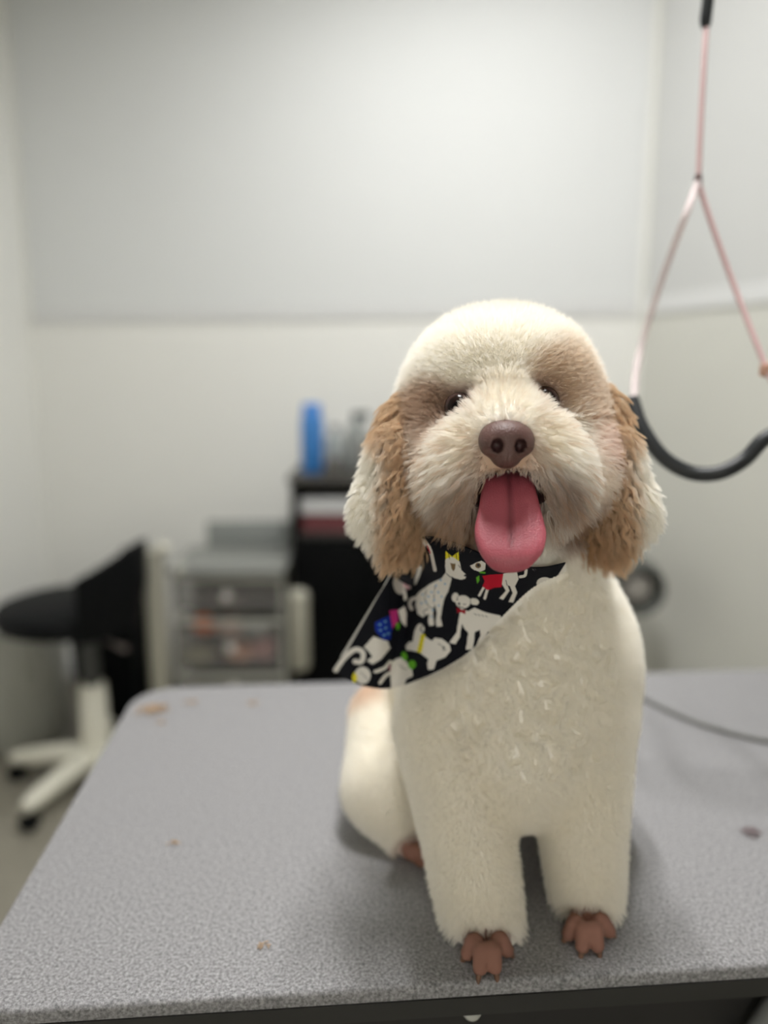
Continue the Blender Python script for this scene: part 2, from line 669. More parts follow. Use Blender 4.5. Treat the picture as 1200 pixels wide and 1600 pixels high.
def sdf_body(P):
    # head
    d = ell(P, A(781, 636, 0.645), (0.077, 0.070, 0.062))
    d = smin(d, ell(P, A(784, 566, 0.620), (0.046, 0.038, 0.028)), 0.04)
    d = smin(d, ell(P, A(785, 660, 0.610), (0.054, 0.032, 0.036)), 0.025)
    d = smin(d, ell(P, A(700, 742, 0.603), (0.031, 0.040, 0.044)), 0.03)
    d = smin(d, ell(P, A(890, 736, 0.603), (0.031, 0.040, 0.042)), 0.03)
    # muzzle
    mz = ell(P, A(790, 700, 0.560), (0.040, 0.042, 0.033))
    mz = smin(mz, cone(P, A(785, 636, 0.592), A(791, 668, 0.538), 0.024, 0.019), 0.02)
    mz = smin(mz, ell(P, A(742, 738, 0.549), (0.022, 0.026, 0.026)), 0.02)
    mz = smin(mz, ell(P, A(846, 735, 0.549), (0.022, 0.026, 0.025)), 0.02)
    d = smin(d, mz, 0.018)
    # lower jaw and throat ruff
    d = smin(d, ell(P, A(796, 822, 0.570), (0.030, 0.034, 0.018)), 0.015)
    d = smin(d, ell(P, A(790, 835, 0.615), (0.056, 0.045, 0.036)), 0.03)
    # mouth and eye sockets
    d = smax(d, -ell(P, MOUTH, (0.0235, 0.038, 0.0155)), 0.006)
    d = smax(d, -ell(P, EYE_L + (0, -0.004, 0), 0.0125), 0.008)
    d = smax(d, -ell(P, EYE_R + (0, -0.004, 0), 0.0125), 0.008)
    # neck, chest, trunk
    b = cone(P, A(790, 790, 0.665), A(805, 985, 0.690), 0.068, 0.088)
    b = smin(b, ell(P, A(812, 1075, 0.690), (0.104, 0.088, 0.105)), 0.04)
    b = smin(b, ell(P, A(812, 1165, 0.640), (0.060, 0.060, 0.070)), 0.03)
    b = smin(b, cone(P, A(810, 1010, 0.72), (0.085, 0.82, TOP + 0.105), 0.095, 0.090), 0.04)
    # front legs
    b = smin(b, cone(P, A(703, 1130, 0.650), A(758, 1458, 0.568), 0.047, 0.0285), 0.014)
    b = smin(b, cone(P, A(899, 1130, 0.655), A(919, 1428, 0.590), 0.049, 0.0238), 0.014)
    # hind legs
    t = cone(P, A(600, 1120, 0.785), A(607, 1225, 0.715), 0.034, 0.040)
    t = smin(t, cone(P, A(607, 1225, 0.715), A(645, 1318, 0.675), 0.038, 0.017), 0.015)
    b = smin(b, t, 0.015)
    t = cone(P, (0.19, 0.80, TOP + 0.10), (0.20, 0.71, TOP + 0.055), 0.034, 0.040)
    t = smin(t, cone(P, (0.20, 0.71, TOP + 0.055), (0.185, 0.66, TOP + 0.02), 0.034, 0.016), 0.015)
    b = smin(b, t, 0.015)
    d = smin(d, b, 0.03)
    d = smin(d, sdf_toes(P), 0.004)
    return smax(d, (TOP + 0.001) - P[:, 2], 0.002)


CREAM = np.array((0.982, 0.963, 0.915))
TAN = lin(230, 204, 172)
DTAN = lin(204, 168, 132)
TOE = lin(146, 106, 92)


def ss(x, a, b):
    t = np.clip((x - a) / (b - a), 0, 1)
    return t * t * (3 - 2 * t)


BLOBS = [
    # (centre, radius, colour, strength) patches of the coat
    (A(890, 592, 0.595), 0.040, lin(228, 208, 184), 1.0),
    (A(918, 645, 0.605), 0.042, lin(226, 204, 180), 1.0),
    (A(858, 588, 0.580), 0.028, lin(222, 200, 174), 0.9),
    (A(660, 652, 0.600), 0.040, lin(194, 160, 130), 0.95),
    (A(690, 640, 0.590), 0.028, lin(180, 146, 120), 0.8),
    (A(700, 690, 0.585), 0.030, lin(244, 222, 204), 0.6),
    (A(670, 755, 0.590), 0.050, lin(249, 234, 216), 0.8),
    (A(910, 760, 0.590), 0.046, lin(249, 232, 214), 0.8),
    (EYE_L, 0.024, lin(168, 128, 110), 1.0),
    (EYE_R, 0.024, lin(160, 120, 102), 1.0),
    (A(785, 640, 0.560), 0.034, lin(251, 244, 230), 1.0),
    (A(850, 690, 0.545), 0.030, lin(250, 242, 224), 0.9),
    (A(725, 700, 0.550), 0.030, lin(248, 238, 218), 0.8),
    (A(792, 722, 0.515), 0.034, lin(168, 122, 88), 0.9),
    (A(922, 700, 0.590), 0.028, lin(238, 204, 186), 0.8),
    (A(712, 818, 0.552), 0.034, lin(120, 80, 50), 1.0),
    (A(700, 825, 0.580), 0.040, lin(140, 98, 64), 0.9),
    (A(880, 800, 0.580), 0.036, lin(120, 80, 54), 0.9),
    (A(870, 795, 0.552), 0.030, lin(100, 64, 42), 1.0),
    (A(795, 768, 0.530), 0.026, lin(186, 148, 122), 0.7),
    (A(586, 1098, 0.790), 0.036, lin(226, 196, 168), 1.0),
    (A(650, 1325, 0.668), 0.024, lin(170, 124, 102), 1.0),
]


def paint(P):
    c = np.tile(CREAM, (len(P), 1))
    for cen, r, k, s in BLOBS:
        d = np.sqrt(((P - cen) ** 2).sum(1))
        wgt = (s * (1 - ss(d, 0.35 * r, r)))[:, None]
        c = c * (1 - wgt) + k ** 0.62 * wgt
    wt = (1 - ss(sdf_toes(P.astype(np.float32)), 0.001, 0.004))[:, None]
    c = c * (1 - wt) + TOE * wt
    return np.clip(c, 0, 0.985)


dog = tag(empty('dog', (0.12, 0.66, TOP)), 'cream and tan curly poodle mix sitting with its tongue hanging out', 'dog')
m_skin = attr_mat('dog skin', 0.75, 0.2)
m_fur = attr_mat('fur', 0.6, 0.3, translucent=0.5)

BV, BF = surface_nets(sdf_body, (-0.09, 0.47, TOP - 0.008), (0.30, 0.95, 1.335), 0.0028)
bc = paint(BV) * 0.95
inm = (1 - ss(ell(BV, MOUTH, (0.027, 0.040, 0.0175)), 0.0, 0.004))[:, None]
bc = bc * (1 - inm) + lin(48, 26, 26) * inm
for e in (EYE_L, EYE_R):
    dd = np.sqrt(((BV - e) ** 2).sum(1))
    we = (1 - ss(dd, 0.013, 0.018))[:, None]
    bc = bc * (1 - we) + lin(92, 60, 52) * we
body = np_mesh('body', BV, BF, m_skin, dog, bc)
body['label'] = 'cream curly coat with tan patches'


def sample(V, F, dens):
    """random points on quads F of V, dens strands per square metre at each face"""
    T = np.concatenate([F[:, [0, 1, 2]], F[:, [0, 2, 3]]])
    a, b, c = V[T[:, 0]], V[T[:, 1]], V[T[:, 2]]
    ar = 0.5 * np.linalg.norm(np.cross(b - a, c - a), axis=1)
    cen = (a + b + c) / 3
    ex_ = ar * dens(cen)
    k = np.floor(ex_ + rng.random(len(ex_))).astype(int)
    i = np.repeat(np.arange(len(T)), k)
    r1, r2 = np.sqrt(rng.random(len(i))), rng.random(len(i))
    return a[i] * (1 - r1)[:, None] + b[i] * (r1 * (1 - r2))[:, None] + c[i] * (r1 * r2)[:, None]


def nz(v):
    return v / (np.linalg.norm(v, axis=1, keepdims=True) + 1e-9)


def fur(name, parent, P, N, L, comb, lift, c_root, c_tip, amp=0.0, wl=0.02, csize=0.004, cstr=0.5, rad=0.00016, K=7, jit=0.25, swirl=0.0, helix=0.6, vary=0.2, curl=0.0):
    """hair curves rooted at P; comb is the lie of the coat, lift how far it stands off the skin"""
    n = len(P)
    P = P.astype(np.float64)
    N = N.astype(np.float64)
    one = np.ones(n)
    L = L * one
    lift = lift * one
    amp = amp * one
    cstr = cstr * one
    # clump centres
    m = max(4, int(n / max(1.0, n * csize ** 2 / max(1e-9, fur_area(P)))))
    ci = rng.choice(n, min(m, n), replace=False)
    kd = kdtree.KDTree(len(ci))
    for j, i in enumerate(ci):
        kd.insert(P[i], j)
    kd.balance()
    own = np.fromiter((kd.find(p)[1] for p in P), np.int64, n)
    cen = ci[own]
    if swirl > 0:
        r = P - P[cen]
        r = nz(r - N * (r * N).sum(1, keepdims=True))
        sg = np.where(rng.random(len(ci)) < 0.5, -1.0, 1.0)[own][:, None]
        comb = comb * (1 - swirl) + swirl * (0.9 * sg * np.cross(N, r) - 0.35 * r)
    cj = rng.normal(0, jit, (len(ci), 3))[own]
    d1 = nz(comb + N * lift[:, None] + cj + rng.normal(0, jit * 0.5, (n, 3)))
    d0 = nz(N * (lift + 0.5)[:, None] + comb * 0.5 + 0.5 * cj)
    L = L * (1 - vary + 1.3 * vary * rng.random(n)) * (1 + 0.25 * rng.normal(0, vary, len(ci)))[own]
    t = np.linspace(0, 1, K)[None, :, None]
    path = P[:, None] - N[:, None] * 0.0015 + L[:, None, None] * (d0[:, None] * (t - 0.5 * t * t) + d1[:, None] * (0.5 * t * t))
    if np.any(amp > 0):
        side = nz(np.cross(d1, N) + 1e-5)
        ph = rng.random(len(ci))[own] * 6.283 + rng.normal(0, 0.35, n)
        an = 6.283 * t[..., 0] * (L / wl)[:, None] + ph[:, None]
        rp = np.minimum(1, t[..., 0] * 2.5) * amp[:, None]
        path += side[:, None] * (rp * np.sin(an))[..., None] + N[:, None] * (helix * rp * np.cos(an))[..., None]
    if curl > 0:
        # C-shaped tufts: every strand of a clump turns round the same way
        e1 = nz(np.cross(N[ci], rng.normal(0, 1, (len(ci), 3))))
        e2 = np.cross(N[ci], e1)
        rr = curl * (0.7 + 0.6 * rng.random(len(ci)))
        sg = np.where(rng.random(len(ci)) < 0.5, -1.0, 1.0)
        turn = 5.2 * (0.75 + 0.5 * rng.random(len(ci)))
        th_ = (sg * turn)[own][:, None] * t[..., 0] * (0.9 + 0.2 * rng.random((n, 1)))
        rh = (rr[own] * (0.9 + 0.2 * rng.random(n)))[:, None]
        path += (rh * (np.cos(th_) - 1))[..., None] * e1[own][:, None] + (rh * np.sin(th_))[..., None] * e2[own][:, None]
    if np.any(cstr > 0):
        s = (cstr[:, None, None] * (1 - 0.3 * rng.random((n, 1, 1)))) * np.minimum(1, t * 1.3)
        path = path + (path[cen] - path) * s
    cu = bpy.data.hair_curves.new(name)
    cu.add_curves([K] * n)
    cu.attributes['position'].data.foreach_set('vector', path.astype(np.float32).ravel())
    ra = cu.attributes.get('radius') or cu.attributes.new('radius', 'FLOAT', 'POINT')
    prof = np.linspace(1, 0, K) ** 0.7 * 0.85 + 0.15
    ra.data.foreach_set('value', (rad * prof[None] * (0.8 + 0.4 * rng.random((n, 1)))).astype(np.float32).ravel())
    ca = cu.attributes.new('col', 'FLOAT_COLOR', 'POINT')
    c4 = np.ones((n, K, 4), np.float32)
    v = (1 - np.abs(rng.normal(0, 0.018, (n, 1, 1)))) * (1 - np.abs(rng.normal(0, 0.015, len(ci))))[own][:, None, None]
    c4[..., :3] = np.clip((c_root[:, None] * (1 - t) + c_tip[:, None] * t) * v, 0, 0.985)
    ca.data.foreach_set('color', c4.ravel())
    o = link(name, cu, m_fur, parent)
    o['kind'] = 'stuff'
    return o


def fur_area(P):
    """rough area of the patch that points P cover, counted in 6 mm voxels"""
    q = np.unique(np.floor(P / 0.006).astype(int), axis=0)
    return len(q) * 0.006 ** 2 * 0.75


CAMP = np.array((0, 0, CZ))


def facing(P, N):
    return (nz(CAMP - P) * N).sum(1)


# bandana outline in the photo frame, used to lay the coat flat below the cloth
B_TOP = [(613, 893), (636, 852), (664, 838), (705, 846), (760, 868), (815, 884), (850, 886), (884, 879)]
B_BOT = [(519, 1047), (556, 1068), (604, 1076), (650, 1063), (700, 1040), (745, 1008), (786, 962), (832, 918), (884, 893)]


def in_poly(x, y, poly):
    poly = np.asarray(poly, float)
    r = np.zeros(x.shape, bool)
    for (x0, y0), (x1, y1) in zip(poly, np.roll(poly, -1, 0)):
        if y0 == y1:
            continue
        c = ((y0 > y) != (y1 > y)) & (x < (x1 - x0) * (y - y0) / (y1 - y0) + x0)
        r ^= c
    return r


cloth_poly = B_TOP + B_BOT[::-1]

DENS = 1.0


def dens_body(c):
    v = facing(c, grad(sdf_body, c.astype(np.float32)))
    d = np.where(v > -0.25, 1.55e6, 0.35e6)
    d = np.where(ell(c.astype(np.float32), A(790, 712, 0.553), (0.052, 0.046, 0.050)) < 0, d * 1.5, d)
    return d * DENS


P = sample(BV, BF, dens_body).astype(np.float32)
N = grad(sdf_body, P).astype(np.float64)
P64 = P.astype(np.float64)
keep = ((sdf_toes(P) > 0.003) | (P[:, 2] > TOP + 0.024)) & (P[:, 2] > TOP + 0.008)
keep &= ell(P, NOSE + (0, 0.004, -0.003), (0.0165, 0.016, 0.0145)) > 0
keep &= ell(P, MOUTH, (0.0255, 0.040, 0.017)) > 0.001
for e in (EYE_L, EYE_R):
    keep &= np.linalg.norm(P64 - e, axis=1) > 0.0125
P, N, P64 = P[keep], N[keep], P64[keep]
U, V_, D_ = proj(P64)
C0 = paint(P64)
is_mz = (ell(P, A(790, 712, 0.553), (0.052, 0.046, 0.050)) < 0) & (P[:, 1] < 0.578)
z = P[:, 2]
is_head = ~is_mz & ((z > 1.125) | ((z > 1.09) & (P[:, 1] < 0.60)))
is_skull = is_head & (((z > 1.222) & (P[:, 1] > 0.55)) | (P[:, 1] > 0.66))
is_face = is_head & ~is_skull
is_body = ~is_mz & ~is_head
eye_d = np.minimum(np.linalg.norm(P64 - EYE_L, axis=1), np.linalg.norm(P64 - EYE_R, axis=1))
eye_k = 0.45 + 0.55 * ss(eye_d, 0.012, 0.028)
down = np.array((0, 0, -1.0))

under = in_poly(U, V_, [(u, v + (5 if k >= len(B_TOP) else (-3 if u < 780 else -12))) for k, (u, v) in enumerate(cloth_poly)]) & (D_ < 0.72) & ~is_mz
und_k = np.where(under, 0.25, 1.0)
# skull: dense scissored dome
s = is_skull
Lk = 0.0155 * eye_k[s]
fur('head_fur', body, P64[s], N[s], Lk, np.tile(down * 0.12, (s.sum(), 1)), 1.0, C0[s], C0[s], amp=0.0006, wl=0.012, csize=0.0028, cstr=0.22, jit=0.13, rad=0.00014)
# face: longer, falls away from the nose
s = is_face
cb = nz(P64[s] - NOSE) * 0.7 + down * 0.5
fur('face_fur', body, P64[s], N[s], 0.016 * eye_k[s] * und_k[s], cb, 0.75, C0[s], C0[s], amp=0.0009, wl=0.014, csize=0.0026, cstr=0.28, jit=0.14, rad=0.00013)
# muzzle: loose straggling beard
s = is_mz
q = P64[s]
lowk = ss(-(q[:, 2] - NOSE[2]), -0.03, 0.045)
lip = (1 - ss(np.abs(U[s] - 795), 30, 62)) * ss(V_[s], 700, 722)
cb = nz((q - NOSE) * np.array((1.0, 0.7, 1.0))) * 0.9 + down * (0.25 + 0.7 * lowk)[:, None]
Lm = (0.013 + 0.021 * lowk) * (1 - 0.62 * lip) * (0.45 + 0.55 * ss(np.linalg.norm(q - NOSE, axis=1), 0.02, 0.036))
tipc = C0[s] * (1 - 0.5 * lowk[:, None]) + lin(232, 206, 176) * (0.5 * lowk[:, None])
cell = np.floor(q / 0.0036).astype(np.int64)
hsh = ((cell[:, 0] * 73856093) ^ (cell[:, 1] * 19349663) ^ (cell[:, 2] * 83492791)) % 1000 / 1000.0
tpos = q + nz(cb + N[s] * 0.5) * Lm[:, None]
tpos[:, 1] = np.maximum(tpos[:, 1], 0.548)
tipp = paint(tpos)
tipc = 0.15 * tipc + 0.85 * tipp
tw_ = ((hsh < 0.22) * (0.2 + 0.6 * lowk))[:, None]
tipc = tipc * (1 - tw_) + lin(200, 158, 116) * tw_
fur('muzzle_fur', body, q, N[s], Lm, cb, 0.50, C0[s], tipc, amp=0.0013, wl=0.023, csize=0.0026, cstr=0.45, jit=0.12, rad=0.00012, K=9)
# trunk and legs: short plush coat, rosettes of curls on the chest
s = is_body
chest = ss(z, 0.905, 0.94) * (1 - ss(np.abs(P64[:, 0] - 0.125), 0.055, 0.10)) * (P[:, 1] < 0.67)
ch = s & (rng.random(len(P)) < chest) & ~under
pl = s & ~ch
Lb = np.where(under[pl], 0.003, 0.0095 + 0.004 * (1 - ss(z[pl], TOP + 0.03, TOP + 0.06)))
cbd = down * (0.55 + 0.7 * (1 - ss(z[pl], TOP + 0.03, TOP + 0.06)))[:, None]
fur('body_fur', body, P64[pl], N[pl], Lb, cbd, 0.75, C0[pl], C0[pl], amp=0.0005, wl=0.01, csize=0.003, cstr=0.2, jit=0.14, rad=0.00015)
# locks of the chest: the coat rises and falls in winding ridges and lies along them
r2 = np.random.default_rng(11)
kd_ = r2.normal(0, 1, (9, 3))
kd_ = kd_ / np.linalg.norm(kd_, axis=1, keepdims=True) * (2 * math.pi / r2.uniform(0.019, 0.034, (9, 1)))
kp_ = r2.uniform(0, 6.283, 9)


def locks(p):
    q = p + 0.0032 * np.sin(p[:, [1, 2, 0]] * 310.0 + 1.7)
    return np.sin(q @ kd_.T + kp_).sum(1) / 2.2


def lock_h(p):
    return 0.0062 * np.exp(-(locks(p) / 0.55) ** 2)


cp_ = P64[ch]
e_ = 0.0008
gn = np.stack([locks(cp_ + np.eye(3)[i] * e_) - locks(cp_ - np.eye(3)[i] * e_) for i in range(3)], 1)
gh = np.stack([lock_h(cp_ + np.eye(3)[i] * e_) - lock_h(cp_ - np.eye(3)[i] * e_) for i in range(3)], 1) / (2 * e_)
cn = nz(N[ch] - 0.8 * (gh - N[ch] * (gh * N[ch]).sum(1, keepdims=True)))
along = nz(np.cross(N[ch], gn))
along *= np.where(along[:, 2:3] > 0, -1.0, 1.0)
fur('chest_fur', body, cp_ + N[ch] * (lock_h(cp_) * chest[ch])[:, None], cn, 0.0082, along * 0.75 + down * 0.15, 0.62, C0[ch], C0[ch], amp=0.0005, wl=0.009, csize=0.0026, cstr=0.3, jit=0.12, rad=0.00015, K=8)

# ears
EARS = {
    -1: [((638, 662, 0.626), (0.016, 0.016, 0.024)), ((619, 745, 0.602), (0.022, 0.014, 0.040)), ((614, 796, 0.596), (0.025, 0.014, 0.022))],
    1: [((936, 652, 0.626), (0.016, 0.016, 0.024)), ((954, 745, 0.602), (0.022, 0.014, 0.040)), ((960, 796, 0.596), (0.027, 0.014, 0.022))],
}
m_ear = attr_mat('ear skin', 0.75, 0.2)
for sd, parts in EARS.items():
    def sdf_ear(P, parts=parts):
        d = None
        for c, r in parts:
            q = ell(P, A(*c), r)
            d = q if d is None else smin(d, q, 0.02)
        return d
    ctr = A(*parts[1][0])
    EV, EF = surface_nets(sdf_ear, ctr - (0.06, 0.05, 0.10), ctr + (0.06, 0.06, 0.10), 0.0026)

    def ear_paint(P, sd=sd, ctr=ctr, parts=parts):
        # tan in the middle, cream along the outer rim, darker where the ear folds to the cheek
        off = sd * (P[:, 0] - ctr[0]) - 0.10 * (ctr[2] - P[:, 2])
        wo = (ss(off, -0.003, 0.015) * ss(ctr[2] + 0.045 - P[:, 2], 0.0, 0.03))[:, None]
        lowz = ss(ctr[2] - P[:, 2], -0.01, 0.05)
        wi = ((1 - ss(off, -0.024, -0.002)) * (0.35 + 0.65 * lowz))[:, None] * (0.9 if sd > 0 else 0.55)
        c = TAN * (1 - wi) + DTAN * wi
        c = c * (1 - wo) + np.array((0.985, 0.965, 0.915)) * wo
        zs_ = np.array([A(*q[0])[2] for q in parts])[::-1]
        ya = np.interp(P[:, 2], zs_, np.array([q[0][2] for q in parts])[::-1])
        bk = ss(P[:, 1], ya + 0.004, ya + 0.014)[:, None]
        return c * (1 - bk) + np.array((0.965, 0.935, 0.87)) * bk
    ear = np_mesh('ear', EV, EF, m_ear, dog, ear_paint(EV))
    ear['label'] = 'floppy tan ear with wavy hair and cream rim'
    EP = sample(EV, EF, lambda c: np.full(len(c), 1.5e6 * DENS))
    EN = grad(sdf_ear, EP.astype(np.float32)).astype(np.float64)
    EP = EP.astype(np.float64)
    outw = np.array((sd * 0.35, -0.05, -1.0))
    ec = ear_paint(EP)
    lz = ss(ctr[2] + 0.05 - EP[:, 2], 0.0, 0.09)
    rim = ss(sd * (EP[:, 0] - ctr[0]), 0.004, 0.018)
    fur('ear_fur', ear, EP, EN, 0.027 + 0.007 * lz - 0.014 * rim, np.tile(outw, (len(EP), 1)), 0.16 + 0.42 * rim, ec * (0.78 + 0.22 * rim[:, None]), ec,  # root colour darkened to imitate shade between the locks
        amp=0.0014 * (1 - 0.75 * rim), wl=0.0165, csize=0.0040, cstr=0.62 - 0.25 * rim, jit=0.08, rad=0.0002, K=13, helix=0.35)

# nose leather
def sdf_nose(P):
    c = NOSE
    d = ell(P, c + (0, 0.004, 0.003), (0.0178, 0.0150, 0.0115))
    d = smin(d, ell(P, c + (0, 0.002, -0.008), (0.0110, 0.0120, 0.0105)), 0.006)
    d = smin(d, ell(P, c + (-0.0105, 0.001, -0.0015), (0.0080, 0.0105, 0.0085)), 0.004)
    d = smin(d, ell(P, c + (0.0105, 0.001, -0.0015), (0.0080, 0.0105, 0.0085)), 0.004)
    for sx in (-1, 1):
        d = smax(d, -ell(P, c + (sx * 0.0078, -0.0105, -0.0022), (0.0040, 0.0070, 0.0048)), 0.0018)
        d = smax(d, -cone(P, c + (sx * 0.009, -0.010, -0.0045), c + (sx * 0.0155, -0.006, -0.0055), 0.0016, 0.0010), 0.0016)
    d = smax(d, -cone(P, c + (0.0, -0.0115, -0.004), c + (0.0, -0.0085, -0.020), 0.0006, 0.0009), 0.0010)
    return d


NV, NF = surface_nets(sdf_nose, NOSE - (0.024, 0.018, 0.022), NOSE + (0.024, 0.022, 0.018), 0.00055)
nc = np.tile(lin(96, 68, 63), (len(NV), 1))
for sx in (-1, 1):
    wn = (1 - ss(ell(NV, NOSE + (sx * 0.0078, -0.0100, -0.0022), (0.0038, 0.0070, 0.0046)), -0.0002, 0.0012))[:, None]
    nc = nc * (1 - wn) + lin(60, 36, 36) * wn
m_nose = attr_mat('nose leather', 0.42, 0.45, bump=0.6, bscale=900.0)
np_mesh('nose', NV, NF, m_nose, dog, nc)['label'] = 'brown nose with open nostrils'

# eyes
m_eye = attr_mat('eyeball', 0.18, 0.15)
for e in (EYE_L, EYE_R):
    ev, ef = surface_nets(lambda P: ell(P, e + (0, 0.003, 0), 0.0110), e - 0.016, e + 0.018, 0.0009)
    ax_ = (CAMP - e) / np.linalg.norm(CAMP - e)
    ca = ((ev - (e + (0, 0.003, 0))) / 0.0110) @ ax_
    wi = ss(ca, 0.60, 0.68)[:, None]
    wp = ss(ca, 0.88, 0.92)[:, None]
    ecol = lin(60, 42, 38) * (1 - wi) + lin(34, 24, 20) * wi
    ecol = ecol * (1 - wp) + lin(12, 12, 14) * wp
    np_mesh('eye', ev, ef, m_eye, dog, ecol)['label'] = 'dark brown eye'

# tongue: root inside the mouth, hangs forward and down, groove in the middle
tp = spline([(793, 742, 0.552), (794, 758, 0.534), (795, 782, 0.521), (796, 810, 0.512), (797, 842, 0.501), (798, 872, 0.492), (798, 893, 0.494)], 60)
hw = np.interp(np.linspace(0, 1, 60), [0, 0.2, 0.42, 0.60, 0.72, 0.82, 0.89, 0.94, 0.975, 1.0], [40, 43, 50, 57, 57, 55, 49, 38, 25, 5]) / FPX * 0.50
TPc = np.array([A(*q) for q in tp])
TV, TF, tcol = [], [], []
NS = 44
frs = np.linspace(0, 1, 60)
hw = np.where(tp[:, 1] > 834, 57 * np.sqrt(np.maximum(0.006, 1 - ((tp[:, 1] - 834) / 59.5) ** 2)), hw * FPX / 0.50) / FPX * 0.50
for i in range(60):
    t0 = TPc[min(i + 1, 59)] - TPc[max(i - 1, 0)]
    t0 /= np.linalg.norm(t0)
    side = np.array((1.0, 0, 0))
    side -= t0 * (side @ t0)
    side /= np.linalg.norm(side)
    nr = np.cross(side, t0)
    if nr[1] > 0:
        nr = -nr
    th = 0.0058 * min(1, hw[i] / 0.012)
    for k in range(NS):
        a = 2 * math.pi * k / NS
        sx, sy = math.cos(a), math.sin(a)
        xx = math.copysign(abs(sx) ** 0.9, sx)
        yy = math.copysign(abs(sy) ** 0.7, sy)
        gr = 0.0
        fr = i / 59
        if sy > 0:
            gr = -0.0028 * math.exp(-(xx / 0.055) ** 2) * (1 - max(0, (fr - 0.55) / 0.3) if fr > 0.55 else 1) if fr < 0.85 else 0
            gr += 0.0022 * (xx * xx) * (1 if fr < 0.7 else max(0, 1 - (fr - 0.7) / 0.2))
        TV.append(TPc[i] + side * hw[i] * xx + nr * (th * yy + gr))
        g = math.exp(-(xx / 0.05) ** 2) * (1 if fr < 0.72 else max(0, 1 - (fr - 0.72) / 0.12)) if sy > 0 else 0
        tcol.append(lin(168, 82, 94) * (1 - 0.35 * g))
for i in range(59):
    for k in range(NS):
        TF.append((i * NS + k, i * NS + (k + 1) % NS, (i + 1) * NS + (k + 1) % NS, (i + 1) * NS + k))
c0 = len(TV)
m_tongue = attr_mat('tongue', 0.42, 0.5, bump=0.45, bscale=1100.0, sss=0.12)
np_mesh('tongue', TV, TF, m_tongue, dog, np.array(tcol))['label'] = 'long pink tongue hanging out of the open mouth'

# claws
m_claw = mat('claw horn', lin(110, 80, 64), 0.4, noise=0.15, nscale=200)
for a, b in toe_caps:
    d = (b - a) / np.linalg.norm(b - a)
    bm = bmesh.new()
    p0 = b + d * 0.0055 + np.array((0, 0, 0.001))
    tube_bm(bm, [p0, p0 + d * 0.002 + (0, 0, -0.0012), p0 + d * 0.0035 + (0, 0, -0.0042)], [0.0026, 0.0021, 0.0008], 10)
    bm_obj('claw', bm, m_claw, dog)

# ------------------------------------------------------------------ bandana
GS, GT = 470, 250
ts = spline(B_TOP, GS)
bs_ = spline(B_BOT, GS)
# arc-length even spacing along both borders
def even(c, n):
    L = np.concatenate([[0], np.cumsum(np.linalg.norm(np.diff(c, axis=0), axis=1))])
    q = np.linspace(0, L[-1], n)
    return np.stack([np.interp(q, L, c[:, i]) for i in range(c.shape[1])], 1)


ts, bs_ = even(ts, GS), even(bs_, GS)
zig = 1.6 * (2 * np.abs((np.arange(GS) * 0.16) % 1 - 0.5) - 0.5)          # pinked lower border
bs_z = bs_ + np.stack([np.zeros(GS), zig], 1)
tt = np.linspace(0, 1, GT)[None, :, None]
UV = ts[:, None] * (1 - tt) + bs_z[:, None] * tt
uu, vv = UV[..., 0].ravel(), UV[..., 1].ravel()
dirs = np.stack([(uu - 600) / FPX, CP + (800 - vv) / FPX * SP, -SP + (800 - vv) / FPX * CP], 1)
dirs = dirs / dirs[:, 1:2]                                                # one unit of depth each
# coarse grid march to the coat, then the cloth lies on it
cu_, cv_ = np.meshgrid(np.linspace(510, 895, 78), np.linspace(830, 1085, 52), indexing='ij')
cd_ = np.stack([(cu_.ravel() - 600) / FPX, CP + (800 - cv_.ravel()) / FPX * SP, -SP + (800 - cv_.ravel()) / FPX * CP], 1)
cd_ = cd_ / cd_[:, 1:2]
yy = np.full(len(cd_), 0.50)
for _ in range(40):
    p = (cd_ * yy[:, None] + CAMP).astype(np.float32)
    dist = np.minimum(sdf_body(p), 0.03) - 0.0125
    yy = np.minimum(yy + np.maximum(dist, 0) * 0.9, 0.80)
YH = yy.reshape(cu_.shape)
# the free left corner hangs off the shoulder and turns back
crease = 612 + (cv_ - 900) * -0.06
YF = 0.628 + np.maximum(0, crease - cu_) * 0.00062 + np.maximum(0, 960 - cv_) * 0.0001
lim = np.where(cu_ < crease + 40, YF + np.maximum(0, cu_ - crease) * 0.0035, 9)
YS = np.minimum(YH, lim)
for _ in range(14):
    q = np.pad(YS, 1, mode='edge')
    YS = np.minimum(YH, 0.25 * (q[2:, 1:-1] + q[:-2, 1:-1] + q[1:-1, 2:] + q[1:-1, :-2]))
YS = YS - 0.0012 * np.sin((cu_ - 0.8 * cv_) / 26.0)                        # slack folds
fu = (uu - 510) / (895 - 510) * 77
fv = (vv - 830) / (1085 - 830) * 51
i0 = np.clip(fu.astype(int), 0, 76)
j0 = np.clip(fv.astype(int), 0, 50)
a_, b_ = fu - i0, fv - j0
yd = (YS[i0, j0] * (1 - a_) * (1 - b_) + YS[i0 + 1, j0] * a_ * (1 - b_) + YS[i0, j0 + 1] * (1 - a_) * b_ + YS[i0 + 1, j0 + 1] * a_ * b_)
CV = dirs * yd[:, None] + CAMP

# the print, drawn in the flat coordinates of the cloth
X_ = (uu - 500) * (1200 / 420)
Y_ = (vv - 820) * (1200 / 420)
PC = np.tile(lin(16, 17, 24), (len(uu), 1))
WHT = lin(226, 222, 214)


def fill(poly, c):
    PC[in_poly(X_, Y_, poly)] = c


def oval(cx, cy, rx, ry, c, rot=0.0):
    dx, dy = X_ - cx, Y_ - cy
    a, b = dx * math.cos(rot) + dy * math.sin(rot), -dx * math.sin(rot) + dy * math.cos(rot)
    PC[(a / rx) ** 2 + (b / ry) ** 2 < 1] = c


